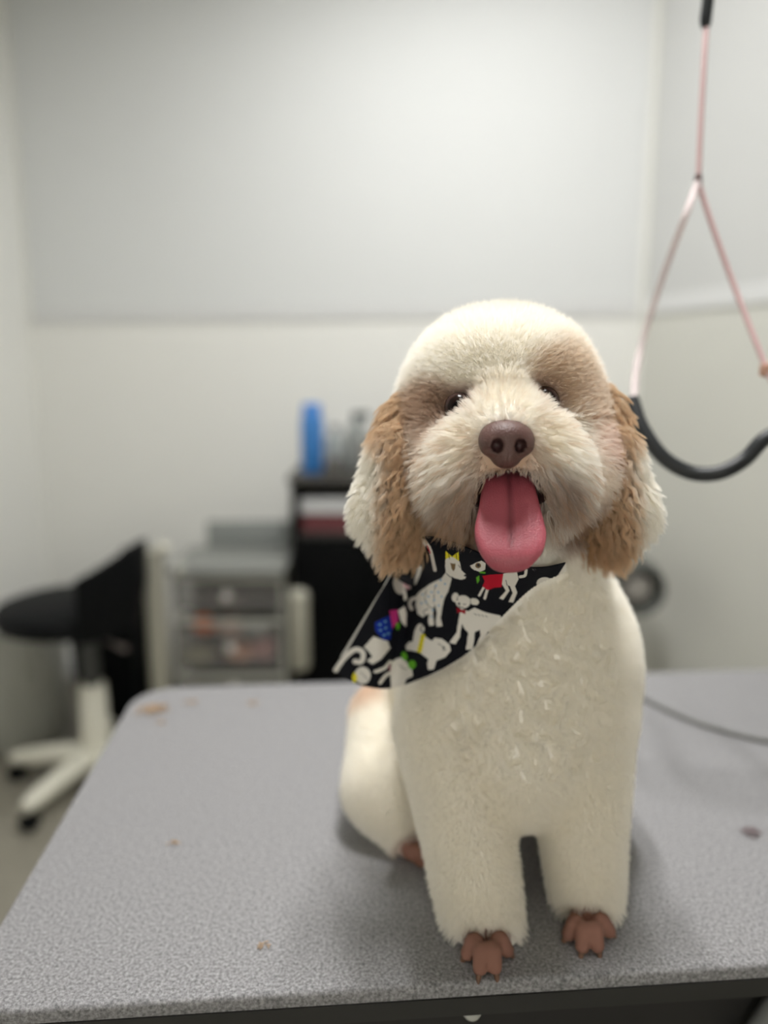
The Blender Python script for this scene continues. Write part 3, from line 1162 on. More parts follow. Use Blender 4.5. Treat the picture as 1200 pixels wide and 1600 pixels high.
def stroke(pts, wd, c):
    if len(pts) > 2:
        pts = spline(pts, 6 * len(pts))
    m = np.zeros(len(uu), bool)
    for (x0, y0), (x1, y1) in zip(pts, pts[1:]):
        bx, by = x1 - x0, y1 - y0
        t = np.clip(((X_ - x0) * bx + (Y_ - y0) * by) / (bx * bx + by * by + 1e-9), 0, 1)
        m |= (X_ - x0 - t * bx) ** 2 + (Y_ - y0 - t * by) ** 2 < (wd / 2) ** 2
    PC[m] = c


RED, YEL, GRN, BLU, PNK, BRN, INK = lin(190, 22, 48), lin(226, 214, 50), lin(96, 170, 44), lin(24, 50, 150), lin(214, 60, 140), lin(120, 98, 70), lin(40, 40, 46)
LBL = lin(110, 160, 200)
# sitting dog with the yellow bow
stroke([(432, 325), (410, 335), (403, 358), (412, 376)], 14, WHT)
fill([(562, 148), (575, 138), (610, 148), (626, 165), (632, 200), (655, 222), (650, 238), (630, 243), (600, 236), (585, 224), (590, 235), (575, 292), (556, 330), (547, 370), (540, 415), (548, 452), (522, 455), (518, 430), (524, 395), (514, 350), (506, 400), (511, 448), (490, 452), (484, 428), (490, 395), (460, 412), (438, 398), (428, 360), (432, 315), (450, 295), (495, 262), (545, 236), (563, 210), (560, 180)], WHT)
fill([(562, 115), (562, 152), (591, 140)], YEL)
fill([(621, 118), (622, 160), (591, 140)], YEL)
stroke([(575, 125), (580, 150)], 3, INK)
stroke([(610, 130), (612, 152)], 3, INK)
fill([(583, 168), (606, 172), (604, 195), (597, 206), (588, 192)], BRN)
oval(650, 224, 6, 5, INK)
stroke([(620, 178), (628, 190)], 3, INK)
stroke([(565, 215), (590, 238)], 3, INK)
stroke([(478, 290), (470, 330), (490, 365), (515, 372)], 3, INK)
stroke([(515, 275), (508, 350)], 2.5, INK)
stroke([(470, 405), (465, 385), (485, 375)], 3, INK)
for dx, dy in ((540, 245), (560, 262), (520, 270), (500, 300), (485, 320), (530, 300), (545, 320), (460, 310), (512, 335), (475, 345), (505, 380), (500, 410), (532, 360), (455, 350)):
    oval(dx, dy, 4.5, 4.5, LBL)
# dog in the red jumper
fill([(667, 183), (700, 166), (722, 158), (741, 170), (738, 198), (715, 208), (690, 200)], WHT)
oval(707, 180, 13, 12, BRN)
oval(708, 178, 6, 7, INK)
stroke([(668, 184), (672, 186)], 6, INK)
stroke([(716, 210), (736, 212)], 8, GRN)
fill([(698, 232), (712, 224), (712, 246), (703, 262)], GRN)
stroke([(733, 275), (712, 313)], 11, WHT)
stroke([(748, 285), (736, 326)], 12, WHT)
fill([(725, 226), (760, 220), (818, 217), (810, 276), (780, 278), (748, 290), (725, 272), (736, 250)], RED)
fill([(818, 216), (850, 206), (878, 206), (886, 240), (870, 272), (880, 300), (862, 346), (842, 342), (860, 302), (848, 272), (836, 266), (846, 292), (818, 333), (800, 326), (830, 292), (812, 262)], WHT)
stroke([(830, 245), (835, 268)], 3, INK)
stroke([(893, 230), (914, 224), (920, 200)], 13, WHT)
# standing dog with the bow tie
oval(605, 322, 15, 21, WHT, 0.2)
oval(690, 341, 21, 15, WHT, 0.3)
fill([(630, 370), (662, 385), (690, 368), (742, 390), (806, 404), (809, 425), (778, 470), (748, 478), (722, 540), (694, 546), (718, 492), (714, 468), (692, 478), (684, 556), (652, 558), (663, 482), (645, 462), (634, 440), (626, 500), (606, 532), (578, 526), (611, 480), (619, 430)], WHT)
oval(640, 342, 33, 29, WHT)
oval(622, 350, 6, 5, INK)
stroke([(608, 335), (618, 333)], 3, INK)
stroke([(640, 352), (652, 354)], 3, INK)
stroke([(622, 356), (628, 366), (640, 366)], 3, INK)
stroke([(616, 318), (612, 336)], 2.5, INK)
stroke([(672, 335), (674, 352)], 2.5, INK)
fill([(611, 367), (632, 378), (652, 378), (650, 399), (632, 390), (614, 393)], lin(150, 20, 36))
for k in range(4):
    stroke([(690 + 16 * k, 395 + 3 * k), (700 + 16 * k, 402 + 3 * k)], 2.5, INK)
# small dog with the yellow coat band
fill([(438, 446), (452, 440), (468, 458), (466, 478), (458, 490), (500, 518), (515, 505), (545, 508), (580, 535), (585, 562), (562, 590), (522, 606), (510, 645), (484, 648), (480, 620), (486, 600), (445, 570), (412, 562), (388, 560), (384, 542), (398, 524), (416, 520), (424, 472)], WHT)
stroke([(455, 452), (452, 470), (466, 480)], 5, INK)
fill([(453, 488), (472, 490), (455, 572), (434, 566)], YEL)
for k in range(4):
    stroke([(452 - 4 * k, 500 + 18 * k), (462 - 4 * k, 502 + 18 * k)], 3, lin(150, 140, 40))
oval(553, 548, 5, 6, INK)
stroke([(530, 530), (545, 540)], 3, INK)
stroke([(548, 560), (566, 556)], 3, INK)
# dog with the green bow
stroke([(248, 655), (285, 640), (312, 612)], 15, WHT)
stroke([(268, 705), (290, 675), (312, 660)], 15, WHT)
stroke([(308, 625), (312, 650)], 8, lin(150, 60, 90))
fill([(318, 612), (340, 598), (368, 590), (412, 640), (416, 676), (386, 690), (378, 722), (318, 735), (312, 660)], WHT)
oval(378, 586, 13, 21, GRN, -0.3)
oval(412, 624, 18, 20, GRN)
stroke([(350, 620), (372, 640), (390, 645)], 2.5, INK)
# dog in the blue coat, mostly on the turned side
fill([(198, 545), (240, 498), (302, 520), (312, 550), (272, 600), (236, 622), (210, 606), (236, 588), (214, 560)], WHT)
fill([(246, 436), (312, 402), (322, 450), (312, 512), (282, 514), (248, 472)], BLU)
for dx, dy in ((268, 445), (290, 432), (270, 470), (292, 460), (285, 492), (303, 485)):
    oval(dx, dy, 6, 5, LBL)
fill([(308, 382), (344, 378), (347, 430), (322, 462)], PNK)
fill([(346, 382), (378, 364), (388, 398), (386, 456), (362, 432)], WHT)
oval(346, 452, 9, 16, GRN)
# dog in the pink striped top, upside down
oval(352, 268, 27, 43, WHT, -0.2)
stroke([(378, 222), (396, 195), (416, 172)], 15, WHT)
stroke([(424, 258), (440, 222), (448, 190)], 18, WHT)
fill([(352, 228), (410, 222), (412, 262), (396, 290), (372, 272)], lin(222, 150, 172))
for k in range(4):
    stroke([(356 + 14 * k, 228), (376 + 10 * k, 285)], 4, WHT)
stroke([(412, 158), (446, 170)], 12, lin(140, 20, 40))
stroke([(376, 300), (382, 330)], 16, WHT)
# legs under the ear
stroke([(448, 56), (466, 88), (448, 136)], 15, WHT)
stroke([(468, 70), (494, 112), (515, 200)], 15, WHT)
stroke([(480, 92), (494, 124)], 5, RED)
# curled tail and cropped dogs at the lower left
stroke([(70, 650), (112, 592), (160, 556), (194, 572), (186, 610), (158, 610)], 22, WHT)
oval(192, 672, 36, 38, WHT)
oval(156, 682, 11, 22, YEL)
stroke([(180, 655), (215, 690)], 2.5, INK)
# cropped dogs at the right end and along the border
oval(1002, 258, 36, 26, WHT)
oval(1012, 272, 16, 8, INK)
fill([(1060, 225), (1098, 165), (1115, 175), (1100, 225)], WHT)
oval(640, 606, 18, 12, WHT)
oval(592, 632, 14, 7, WHT)
oval(420, 15, 20, 20, WHT)
# woven light left selvedge
hem = (np.arange(GS)[:, None] < 7) & (np.arange(GT)[None, :] < GT * 0.86)
PC[hem.ravel()] = lin(196, 194, 188)

idg = np.arange(GS * GT).reshape(GS, GT)
CF = np.stack([idg[:-1, :-1].ravel(), idg[:-1, 1:].ravel(), idg[1:, 1:].ravel(), idg[1:, :-1].ravel()], 1)
m_cloth = attr_mat('printed cotton', 0.85, 0.15, bump=0.25, bscale=1500.0)
bandana = tag(empty('bandana', at(700, 960, 0.62)), 'black cotton bandana printed with white cartoon dogs around the dog\'s neck', 'bandana')
clo = np_mesh('cloth', CV, CF, m_cloth, bandana, PC)
so = clo.modifiers.new('thickness', 'SOLIDIFY')
so.thickness = 0.0009
so.offset = 0
# the rolled band that goes on round the back of the neck
nb = [CV[idg[4, 6]] + (0.0, 0.012, 0.0)]
for a in np.linspace(math.radians(200), math.radians(15), 15):
    nb.append(np.array((0.108 + 0.088 * math.cos(a), 0.690 + 0.082 * math.sin(a), 1.085 + 0.03 * math.sin(a))))
nb.append(CV[idg[-5, 6]] + (0.0, 0.03, 0.0))
bm = bmesh.new()
tube_bm(bm, spline(nb, 60), 0.005, 12)
bm_obj('neck_band', bm, mat('black cotton', lin(20, 21, 28), 0.85, noise=0.3, nscale=300), bandana)

# ------------------------------------------------------------------ grooming loop on its arm
noose = tag(empty('grooming_noose', at(1092, 285, 0.80)), 'pink cord grooming noose with black rubber sleeve hanging beside the dog', 'noose')
m_pink = mat('pink cord', lin(190, 160, 160), 0.6, noise=0.15, nscale=400)
m_clear = mat('pale see-through sleeve', lin(222, 208, 208), 0.6, spec=0.2, alpha=0.6)
m_rub = mat('black rubber sleeve', lin(24, 27, 29), 0.45, spec=0.4, noise=0.1, nscale=60)
J = at(1091, 285, 0.87)
bm = bmesh.new()
tube_bm(bm, spline([at(1104, 36, 0.90), at(1100, 100, 0.89), at(1095, 190, 0.88), J], 24), 0.0030, 10)
bm_obj('cord', bm, m_pink, noose)
bm = bmesh.new()
tube_bm(bm, spline([J, at(1068, 345, 0.84), at(1035, 435, 0.90), at(1005, 530, 0.92), at(994, 580, 0.90), at(990, 630, 0.86)], 40), 0.0040, 10)
bm_obj('cord', bm, m_clear, noose)
bm = bmesh.new()
tube_bm(bm, spline([J, at(1112, 350, 0.86), at(1150, 455, 0.84), at(1196, 572, 0.80), at(1222, 630, 0.78), at(1226, 660, 0.78)], 40), 0.0030, 10)
bm_obj('cord', bm, m_pink, noose)
bm = bmesh.new()
tube_bm(bm, spline([at(987, 624, 0.84), at(1003, 668, 0.82), at(1036, 714, 0.80), at(1078, 738, 0.79), at(1122, 739, 0.78), at(1162, 719, 0.78), at(1190, 690, 0.78), at(1212, 676, 0.78), at(1228, 662, 0.78)], 60), 0.0078, 16)
bm_obj('rubber_sleeve', bm, m_rub, noose)['label'] = 'black rubber sleeve'
bm = bmesh.new()
tube_bm(bm, [at(1091, 272, 0.87), at(1091, 280, 0.87), at(1091, 290, 0.87), at(1091, 300, 0.87)], [0.003, 0.0042, 0.0042, 0.003], 12)
bm_obj('slider', bm, mat('slider metal', lin(120, 100, 98), 0.4, metal=0.4), noose)
bm = bmesh.new()
lathe_bm(bm, [(0.003, -0.006), (0.0065, -0.004), (0.0065, 0.006), (0.003, 0.008)], at(1197, 580, 0.80), 14)
bm_obj('stop_bead', bm, mat('copper bead', lin(176, 136, 118), 0.5), noose)
bm = bmesh.new()
tube_bm(bm, spline([at(1107, -60, 0.90), at(1107, -10, 0.90), at(1103, 28, 0.90), at(1103, 44, 0.90)], 20), [0.0062] * 14 + [0.006, 0.0058, 0.0055, 0.005, 0.0045, 0.004], 12)
bm_obj('hanger_strap', bm, m_rub, noose)['label'] = 'black hanger strap'

arm = tag(empty('noose_stand', tb(0.72, 0.3, TOP)), 'steel stand clamped to the table edge, holding the pink noose', 'stand')
tpt = at(1107, -60, 0.90)
bm = bmesh.new()
base = np.array(tb(TXR + 0.026, 0.30, TOP - 0.05))
tube_bm(bm, [base, base + (0, 0, 0.80), (base[0] - 0.01, base[1], tpt[2] + 0.0), (base[0] - 0.06, base[1], tpt[2] + 0.03), (tpt[0] + 0.05, tpt[1], tpt[2] + 0.035), (tpt[0], tpt[1], tpt[2] + 0.016)], 0.009, 14)
bm_obj('post', bm, m_steel, arm)
bm = bmesh.new()
box_bm(bm, tb(TXR + 0.020, 0.30, TOP - 0.02), (0.034, 0.04, 0.07), YAW, 0.003)
bm_obj('clamp', bm, m_frame, arm)

# ------------------------------------------------------------------ things on the table
m_tuft = mat('loose tan hair', lin(178, 152, 124), 0.9)
TUFTS = [(243, 1110, 0.016, 'tan tuft of clipped hair at the far left corner of the table', 60),
         (300, 1098, 0.006, 'tiny hair tuft near the far table edge, right of the big tuft', 14),
         (396, 1100, 0.006, 'tiny hair tuft at the far table edge below the black cabinet', 14),
         (252, 1130, 0.005, 'small wisp of hair in front of the big tuft', 12),
         (272, 1318, 0.004, 'speck of clipped hair in the middle of the bare table mat', 10),
         (410, 1480, 0.004, 'speck of clipped hair on the mat left of the dog\'s front paw', 10),
         (1172, 1302, 0.010, 'dusty grey hair tuft on the mat at the right edge', 30)]
for u, v, r, lab, n in TUFTS:
    c = onz(u, v, TOP)
    bm = bmesh.new()
    for _ in range(n):
        a = random.uniform(0, 6.283)
        q = c + np.array((random.gauss(0, r * 0.55), random.gauss(0, r * 0.4), 0.0012 + abs(random.gauss(0, r * 0.10))))
        d = np.array((math.cos(a), math.sin(a), 0)) * r * random.uniform(0.3, 0.7)
        e = np.array((-d[1], d[0], 0)) * random.uniform(-0.5, 0.5)
        tube_bm(bm, spline([q - d, q + e + (0, 0, r * 0.08), q + d], 5), 0.00045, 4)
    tag(bm_obj('hair_tuft', bm, m_tuft if u < 1000 else mat('grey dust hair', lin(130, 118, 120), 0.9)), lab, 'hair tuft', 'clipped hair left on the table')
bm = bmesh.new()
cp = [onz(u, v, TOP + 0.0036) for u, v in ((985, 1078), (1022, 1099), (1080, 1125), (1140, 1144), (1200, 1157), (1260, 1164))]
tube_bm(bm, spline(cp, 40), 0.0033, 10)
tag(bm_obj('lead_cord', bm, mat('grey cord', lin(118, 118, 116), 0.7, noise=0.1, nscale=200)), 'thin grey cord lying across the table behind the dog', 'cord')

# ------------------------------------------------------------------ back of the room
def slab_box(name, parent, c, s, m, rz=0.0, bev=0.004):
    bm = bmesh.new()
    box_bm(bm, c, s, rz, bev)
    return bm_obj(name, bm, m, parent)


# black stool with a low curved back, white gas lift and star base
m_blk = mat('black vinyl', lin(9, 11, 13), 0.6, spec=0.15, noise=0.1, nscale=30)
m_gry = mat('grey sleeve', lin(72, 74, 73), 0.45)
m_wht = mat('white plastic', lin(214, 212, 198), 0.45, noise=0.03, nscale=20)
SX, SY = -0.885, 2.20
stool = tag(empty('stool', (SX, SY, 0)), 'black wheeled stool with white column and star base left of the table', 'stool')
bm = bmesh.new()
lathe_bm(bm, [(0.06, 0.0), (0.16, 0.004), (0.195, 0.02), (0.205, 0.05), (0.195, 0.075), (0.15, 0.09), (0.05, 0.095)], (SX - 0.055, SY, 0.515), 40)
bm_obj('seat', bm, m_blk, stool)
# back: curved slab that rises to the right
bm = bmesh.new()
rows = []
for i in range(13):
    a = math.radians(-62 + 124 * i / 12)
    hgt = 0.10 + 0.10 * math.cos(a * 0.9) ** 2
    row = []
    for r, zz in ((0.150, 0.535), (0.190, 0.56 + hgt * 0.4), (0.215, 0.575 + hgt), (0.235, 0.575 + hgt), (0.228, 0.56 + hgt * 0.4), (0.205, 0.52), (0.16, 0.515)):
        row.append(bm.verts.new((SX - 0.055 + r * math.cos(a), SY + r * math.sin(a), zz)))
    rows.append(row)
for p, q in zip(rows, rows[1:]):
    for k in range(7):
        bm.faces.new((p[k], p[(k + 1) % 7], q[(k + 1) % 7], q[k]))
bm.faces.new(rows[0])
bm.faces.new(rows[-1][::-1])
bm_obj('backrest', bm, m_blk, stool)
bm = bmesh.new()
lathe_bm(bm, [(0.024, 0.33), (0.026, 0.335), (0.026, 0.49), (0.06, 0.50), (0.06, 0.514)], (SX, SY, 0), 24)
bm_obj('lift_sleeve', bm, m_gry, stool)
bm = bmesh.new()
lathe_bm(bm, [(0.046, 0.085), (0.044, 0.10), (0.040, 0.33), (0.036, 0.336)], (SX, SY, 0), 24)
bm_obj('column', bm, m_wht, stool)
for k in range(5):
    a = math.radians((174.4, 246.9, 318, 30, 102)[k])
    d = np.array((math.cos(a), math.sin(a), 0))
    c = np.array((SX, SY, 0.0))
    bm = bmesh.new()
    tube_bm(bm, [c + d * 0.02 + (0, 0, 0.105), c + d * 0.12 + (0, 0, 0.10), c + d * 0.24 + (0, 0, 0.082), c + d * 0.28 + (0, 0, 0.075)], [0.036, 0.032, 0.026, 0.018], 12)
    bm_obj('base_arm', bm, m_wht, stool)
    bm = bmesh.new()
    w_ = c + d * 0.265
    Mx = Matrix.Rotation(a, 4, 'Z') @ Matrix.Rotation(math.pi / 2, 4, 'X')
    lathe_bm(bm, [(0.012, -0.018), (0.026, -0.016), (0.028, 0.0), (0.026, 0.016), (0.012, 0.018)], (w_[0], w_[1], 0.029), 18, Mx)
    bm_obj('caster', bm, m_blk, stool)
bm = bmesh.new()
tube_bm(bm, [(SX + 0.02, SY - 0.02, 0.50), (SX + 0.12, SY - 0.10, 0.49), (SX + 0.15, SY - 0.12, 0.488)], [0.006, 0.006, 0.010], 10)
bm_obj('lift_lever', bm, mat('lever', lin(96, 88, 84), 0.4), stool)

# black bin right behind the stool
bc_ = at(182, 1060, 2.66)
bn = tag(empty('waste_bin', (bc_[0], 2.66, 0)), 'black rectangular waste bin standing behind the stool column', 'bin')
bm = bmesh.new()
hw_ = 0.112
lv = []
for zz, k in ((0.0, 0.86), (0.40, 1.0), (0.44, 1.04), (0.44, 0.97), (0.05, 0.83)):
    lv.append([bm.verts.new((bc_[0] + sx * hw_ * k, 2.66 + sy * 0.12 * k, zz)) for sx, sy in ((-1, -1), (1, -1), (1, 1), (-1, 1))])
for p, q in zip(lv, lv[1:]):
    for k in range(4):
        bm.faces.new((p[k], p[(k + 1) % 4], q[(k + 1) % 4], q[k]))
bm.faces.new(lv[0][::-1])
bm.faces.new(lv[-1])
bm_obj('bin_body', bm, mat('black bin plastic', lin(6, 8, 10), 0.6, spec=0.1), bn, smooth=False)
slab_box('bin_rim', bn, (bc_[0], 2.66, 0.448), (0.235, 0.27, 0.016), mat('bin rim', lin(24, 25, 27), 0.5), 0, 0.006)

# grey laundry tub at the far left
tx, ty = -1.245, 2.50
tub = tag(empty('laundry_tub', (tx, ty, 0)), 'grey plastic tub standing on the floor at the far left behind the stool', 'tub')
bm = bmesh.new()
lathe_bm(bm, [(0.115, 0.0), (0.125, 0.01), (0.150, 0.44), (0.140, 0.44), (0.112, 0.04), (0.03, 0.03)], (tx, ty, 0), 40)
bm_obj('tub_body', bm, mat('grey tub plastic', lin(172, 173, 166), 0.5, noise=0.06, nscale=10), tub)
bm = bmesh.new()
ring = [(tx + 0.151 * math.cos(a), ty + 0.151 * math.sin(a), 0.44) for a in np.linspace(0, 2 * math.pi, 48, endpoint=False)]
tube_bm(bm, ring, 0.011, 10, closed=True)
bm_obj('tub_rim', bm, mat('tub rim', lin(140, 141, 136), 0.45), tub)
bm = bmesh.new()
tube_bm(bm, spline([(tx + 0.10, ty - 0.10, 0.42), (tx + 0.125, ty - 0.115, 0.36), (tx + 0.125, ty - 0.11, 0.26), (tx + 0.09, ty - 0.09, 0.20)], 16), 0.012, 10)
bm_obj('tub_handle', bm, mat('tub handle', lin(165, 165, 158), 0.45), tub)

# rolling drawer cart with see-through drawers
CY = 2.40
x0, x1 = at(268, 900, CY)[0], at(440, 900, CY)[0]
cw = x1 - x0
cxm = (x0 + x1) / 2
m_cartf = mat('pale cart frame', lin(170, 170, 160), 0.45, noise=0.04, nscale=20)
m_cartg = mat('grey cart shell', lin(134, 136, 132), 0.5, noise=0.04, nscale=20)
m_clearp = mat('cloudy clear plastic', lin(150, 147, 144), 0.35, alpha=0.22)
cart = tag(empty('drawer_cart', (cxm, CY, 0)), 'rolling cart with cloudy see-through drawers beside the black cabinet', 'drawer cart')


def cz(v, Y=CY):
    return at(350, v, Y)[2]


ztop = cz(886)
slab_box('top_tray', cart, (cxm, CY + 0.15, ztop - 0.012), (cw + 0.02, 0.34, 0.024), m_cartg, 0, 0.006)
slab_box('tray_back', cart, (cxm + 0.02, CY + 0.315, ztop + 0.045), (cw - 0.05, 0.012, 0.09), mat('grey back rail', lin(140, 144, 141), 0.5), 0, 0.004)
slab_box('back_panel', cart, (cxm, CY + 0.315, ztop / 2 - 0.01), (cw, 0.008, ztop - 0.09), m_cartg, 0, 0.002)
drows = [(ztop - 0.028, cz(956) + 0.004, 932, 354), (cz(966), cz(1046) + 0.004, 1012, 360), (cz(1052), cz(1052) - 0.20, 1074, 366)]
for za, zb, kv, ku in drows:
    d = slab_box('drawer', cart, (cxm, CY + 0.006, (za + zb) / 2 - 0.006), (cw - 0.02, 0.006, za - zb - 0.012), m_clearp, 0, 0.002)
    slab_box('drawer_rim', d, (cxm, CY - 0.002, za - 0.012), (cw - 0.008, 0.022, 0.012), m_cartf, 0, 0.004)
    slab_box('drawer_floor', d, (cxm, CY + 0.15, zb + 0.006), (cw - 0.02, 0.29, 0.006), m_clearp, 0, 0.002)
    for sx in (-1, 1):
        slab_box('drawer_side', d, (cxm + sx * (cw / 2 - 0.012), CY + 0.15, (za + zb) / 2 - 0.01), (0.005, 0.285, za - zb - 0.03), m_clearp, 0, 0.001)
    bm = bmesh.new()
    kp = at(ku, kv, CY - 0.01)
    lathe_bm(bm, [(0.006, 0.0), (0.007, 0.008), (0.017, 0.012), (0.017, 0.02), (0.010, 0.024)], (kp[0], CY, kp[2]), 18, Matrix.Rotation(math.pi / 2, 4, 'X'))
    bm_obj('knob', bm, mat('knob', lin(196, 192, 186), 0.4), d)
# uprights: one wide pale one on each side, ball ends
for u0, u1, v0, Yp in ((226, 258, 856, CY + 0.02), (450, 482, 922, CY - 0.03)):
    p0, p1 = at(u0, 900, Yp), at(u1, 900, Yp)
    zt = cz(v0, Yp)
    zb = 0.06 if u0 < 300 else cz(1044, Yp)
    bm = bmesh.new()
    wd = (p1[0] - p0[0]) / 2
    tube_bm(bm, [((p0[0] + p1[0]) / 2, Yp, zb), ((p0[0] + p1[0]) / 2, Yp, zb + 0.01), ((p0[0] + p1[0]) / 2, Yp, zt - 0.012), ((p0[0] + p1[0]) / 2, Yp, zt)], [wd * 0.8, wd, wd, wd * 0.7], 20)
    bm_obj('upright', bm, mat('pale upright', lin(176, 174, 160), 0.45), cart)
for u, v in ((255, 856), (281, 892)):
    p = at(u, v, CY)
    bm = bmesh.new()
    bmesh.ops.create_uvsphere(bm, u_segments=16, v_segments=10, radius=0.022)
    bmesh.ops.scale(bm, vec=(1, 1, 0.85), verts=bm.verts)
    bmesh.ops.translate(bm, vec=(p[0], CY + 0.0, p[2]), verts=bm.verts)
    bm_obj('corner_cap', bm, m_wht, cart)
for sx in (-1, 1):
    for sy in (0.03, 0.28):
        bm = bmesh.new()
        tube_bm(bm, [(cxm + sx * (cw / 2 - 0.004), CY + sy, 0.055), (cxm + sx * (cw / 2 - 0.004), CY + sy, ztop - 0.022)], 0.010, 12)
        bm_obj('post', bm, m_cartf, cart)
        bm = bmesh.new()
        lathe_bm(bm, [(0.012, -0.012), (0.027, -0.010), (0.027, 0.010), (0.012, 0.012)], (cxm + sx * (cw / 2 - 0.004), CY + sy, 0.027), 18, Matrix.Rotation(math.pi / 2, 4, 'Y'))
        bm_obj('caster', bm, m_blk, cart)
# what lies in the middle drawer
ITEMS = [(318, 975, (0.038, 0.04, 0.032), (236, 120, 60), 'bright orange item in the middle drawer of the cart'),
         (358, 978, (0.042, 0.04, 0.036), (214, 188, 176), 'pale pink item right of the orange one in the middle drawer'),
         (400, 985, (0.05, 0.04, 0.026), (176, 178, 174), 'grey item at the right end of the middle drawer'),
         (375, 1018, (0.052, 0.04, 0.034), (214, 166, 142), 'peach coloured item low in the middle drawer'),
         (412, 1012, (0.040, 0.04, 0.045), (196, 150, 146), 'dusty pink item low at the right of the middle drawer'),
         (310, 1022, (0.060, 0.05, 0.030), (140, 138, 112), 'olive item low at the left of the middle drawer'),
         (355, 938, (0.075, 0.05, 0.026), (128, 120, 116), 'brownish grey item lying in the top drawer of the cart')]
for u, v, r, c, lab in ITEMS:
    p = at(u, v, CY + 0.08)
    bm = bmesh.new()
    bmesh.ops.create_icosphere(bm, subdivisions=3, radius=1.0)
    for vt in bm.verts:
        n_ = vt.co.copy()
        k = 1 + 0.12 * math.sin(5 * n_.x + u) * math.cos(4 * n_.z + v) + 0.06 * math.sin(9 * n_.y + u)
        vt.co = Vector((n_.x * r[0] * k + p[0], n_.y * r[1] * k + p[1], math.copysign(abs(n_.z) ** 0.8, n_.z) * r[2] * k + p[2]))
    tag(bm_obj('drawer_item', bm, mat('drawer item', lin(*c), 0.6, noise=0.12, nscale=60)), lab, 'drawer item', 'odds and ends in the drawer cart')

# black cabinet with an open shelf
KY = 2.50
kx0 = at(455, 800, KY)[0]
kw = 0.50
kxm = kx0 + kw / 2
kz = lambda v: at(480, v, KY)[2]
m_cab = mat('black cabinet', lin(4, 5, 6), 0.6, spec=0.1, noise=0.1, nscale=20)
cab = tag(empty('cabinet', (kxm, KY, 0)), 'tall black cabinet with an open shelf partly hidden behind the dog', 'cabinet')
zt = kz(756)
slab_box('cabinet_top', cab, (kxm, KY + 0.17, zt + 0.012), (kw + 0.02, 0.36, 0.024), mat('cabinet top', lin(72, 70, 66), 0.5), 0, 0.004)
zs = kz(842)
slab_box('cabinet_body', cab, (kxm, KY + 0.17, zs / 2), (kw, 0.34, zs), m_cab, 0, 0.004)
for sx in (-1, 1):
    slab_box('side_panel', cab, (kxm + sx * (kw / 2 - 0.009), KY + 0.17, (zs + zt) / 2), (0.018, 0.34, zt - zs - 0.001), m_cab, 0, 0.002)
slab_box('shelf_back', cab, (kxm, KY + 0.33, (zs + zt) / 2), (kw - 0.04, 0.012, zt - zs - 0.002), m_cab, 0, 0.002)
for k in range(2):
    dr = slab_box('cabinet_door', cab, (kxm + (k - 0.5) * kw / 2, KY - 0.009, zs / 2 + 0.02), (kw / 2 - 0.006, 0.016, zs - 0.06), m_cab, 0, 0.004)
    bm = bmesh.new()
    hx = kxm + (k - 0.5) * 0.06
    tube_bm(bm, [(hx, KY - 0.016, zs * 0.62), (hx, KY - 0.032, zs * 0.63), (hx, KY - 0.032, zs * 0.78), (hx, KY - 0.016, zs * 0.79)], 0.005, 10)
    bm_obj('door_handle', bm, m_blk, dr)
slab_box('shelf_lip', cab, (kxm, KY + 0.004, zs + 0.012), (kw - 0.04, 0.012, 0.022), mat('shelf lip', lin(56, 54, 52), 0.5), 0, 0.003)
# folded towel and red box on that shelf
rb = slab_box('red_box', None, (kxm - 0.02, KY + 0.14, zs + 0.040), (kw - 0.10, 0.22, 0.078), mat('dark red card', lin(112, 58, 62), 0.6, noise=0.1, nscale=20), 0, 0.006)
tag(rb, 'dull red flat box on the shelf of the black cabinet, under the white towel', 'box')
tw = empty('folded_towel', (kxm - 0.02, KY + 0.14, zs + 0.080))
tag(tw, 'white folded towel lying on the red box in the black cabinet', 'towel')
for k in range(3):
    slab_box('fold', tw, (kxm - 0.02, KY + 0.135, zs + 0.0885 + 0.0165 * k), (kw - 0.09, 0.23, 0.0155), mat('white towel', lin(222, 223, 224), 0.9, bump=0.5, bscale=300), 0, 0.0072)

# bottles on the cabinet
def bottle(name, lab, u, base_z, Y, h, r, c, neck=0.35, cap=(60, 62, 64), rough=0.35, trigger=False):
    X = at(u, 720, Y)[0]
    o = tag(empty(name, (X, Y, base_z)), lab, 'bottle', 'bottles on top of the black cabinet')
    bm = bmesh.new()
    lathe_bm(bm, [(r * 0.9, 0), (r, 0.006), (r, h * 0.70), (r * 0.92, h * 0.76), (r * neck, h * 0.84), (r * neck, h * 0.88)], (X, Y, base_z), 28)
    bm_obj('bottle_body', bm, mat(name + ' plastic', lin(*c), rough, noise=0.04, nscale=30), o)
    bm = bmesh.new()
    lathe_bm(bm, [(r * neck * 1.25, h * 0.875), (r * neck * 1.3, h * 0.88), (r * neck * 1.25, h * 0.98), (r * neck * 0.9, h)], (X, Y, base_z), 24)
    bm_obj('cap', bm, mat(name + ' cap', lin(*cap), 0.4), o)
    if trigger:
        bm = bmesh.new()
        box_bm(bm, (X + r * 0.5, Y, base_z + h * 0.97), (r * 1.6, r * 0.6, h * 0.09), 0, 0.004)
        box_bm(bm, (X + r * 0.9, Y, base_z + h * 0.88), (r * 0.25, r * 0.4, h * 0.14), 0, 0.003)
        bm_obj('trigger', bm, mat(name + ' trigger', lin(*cap), 0.4), o)
    return o


zb0 = zt + 0.0245
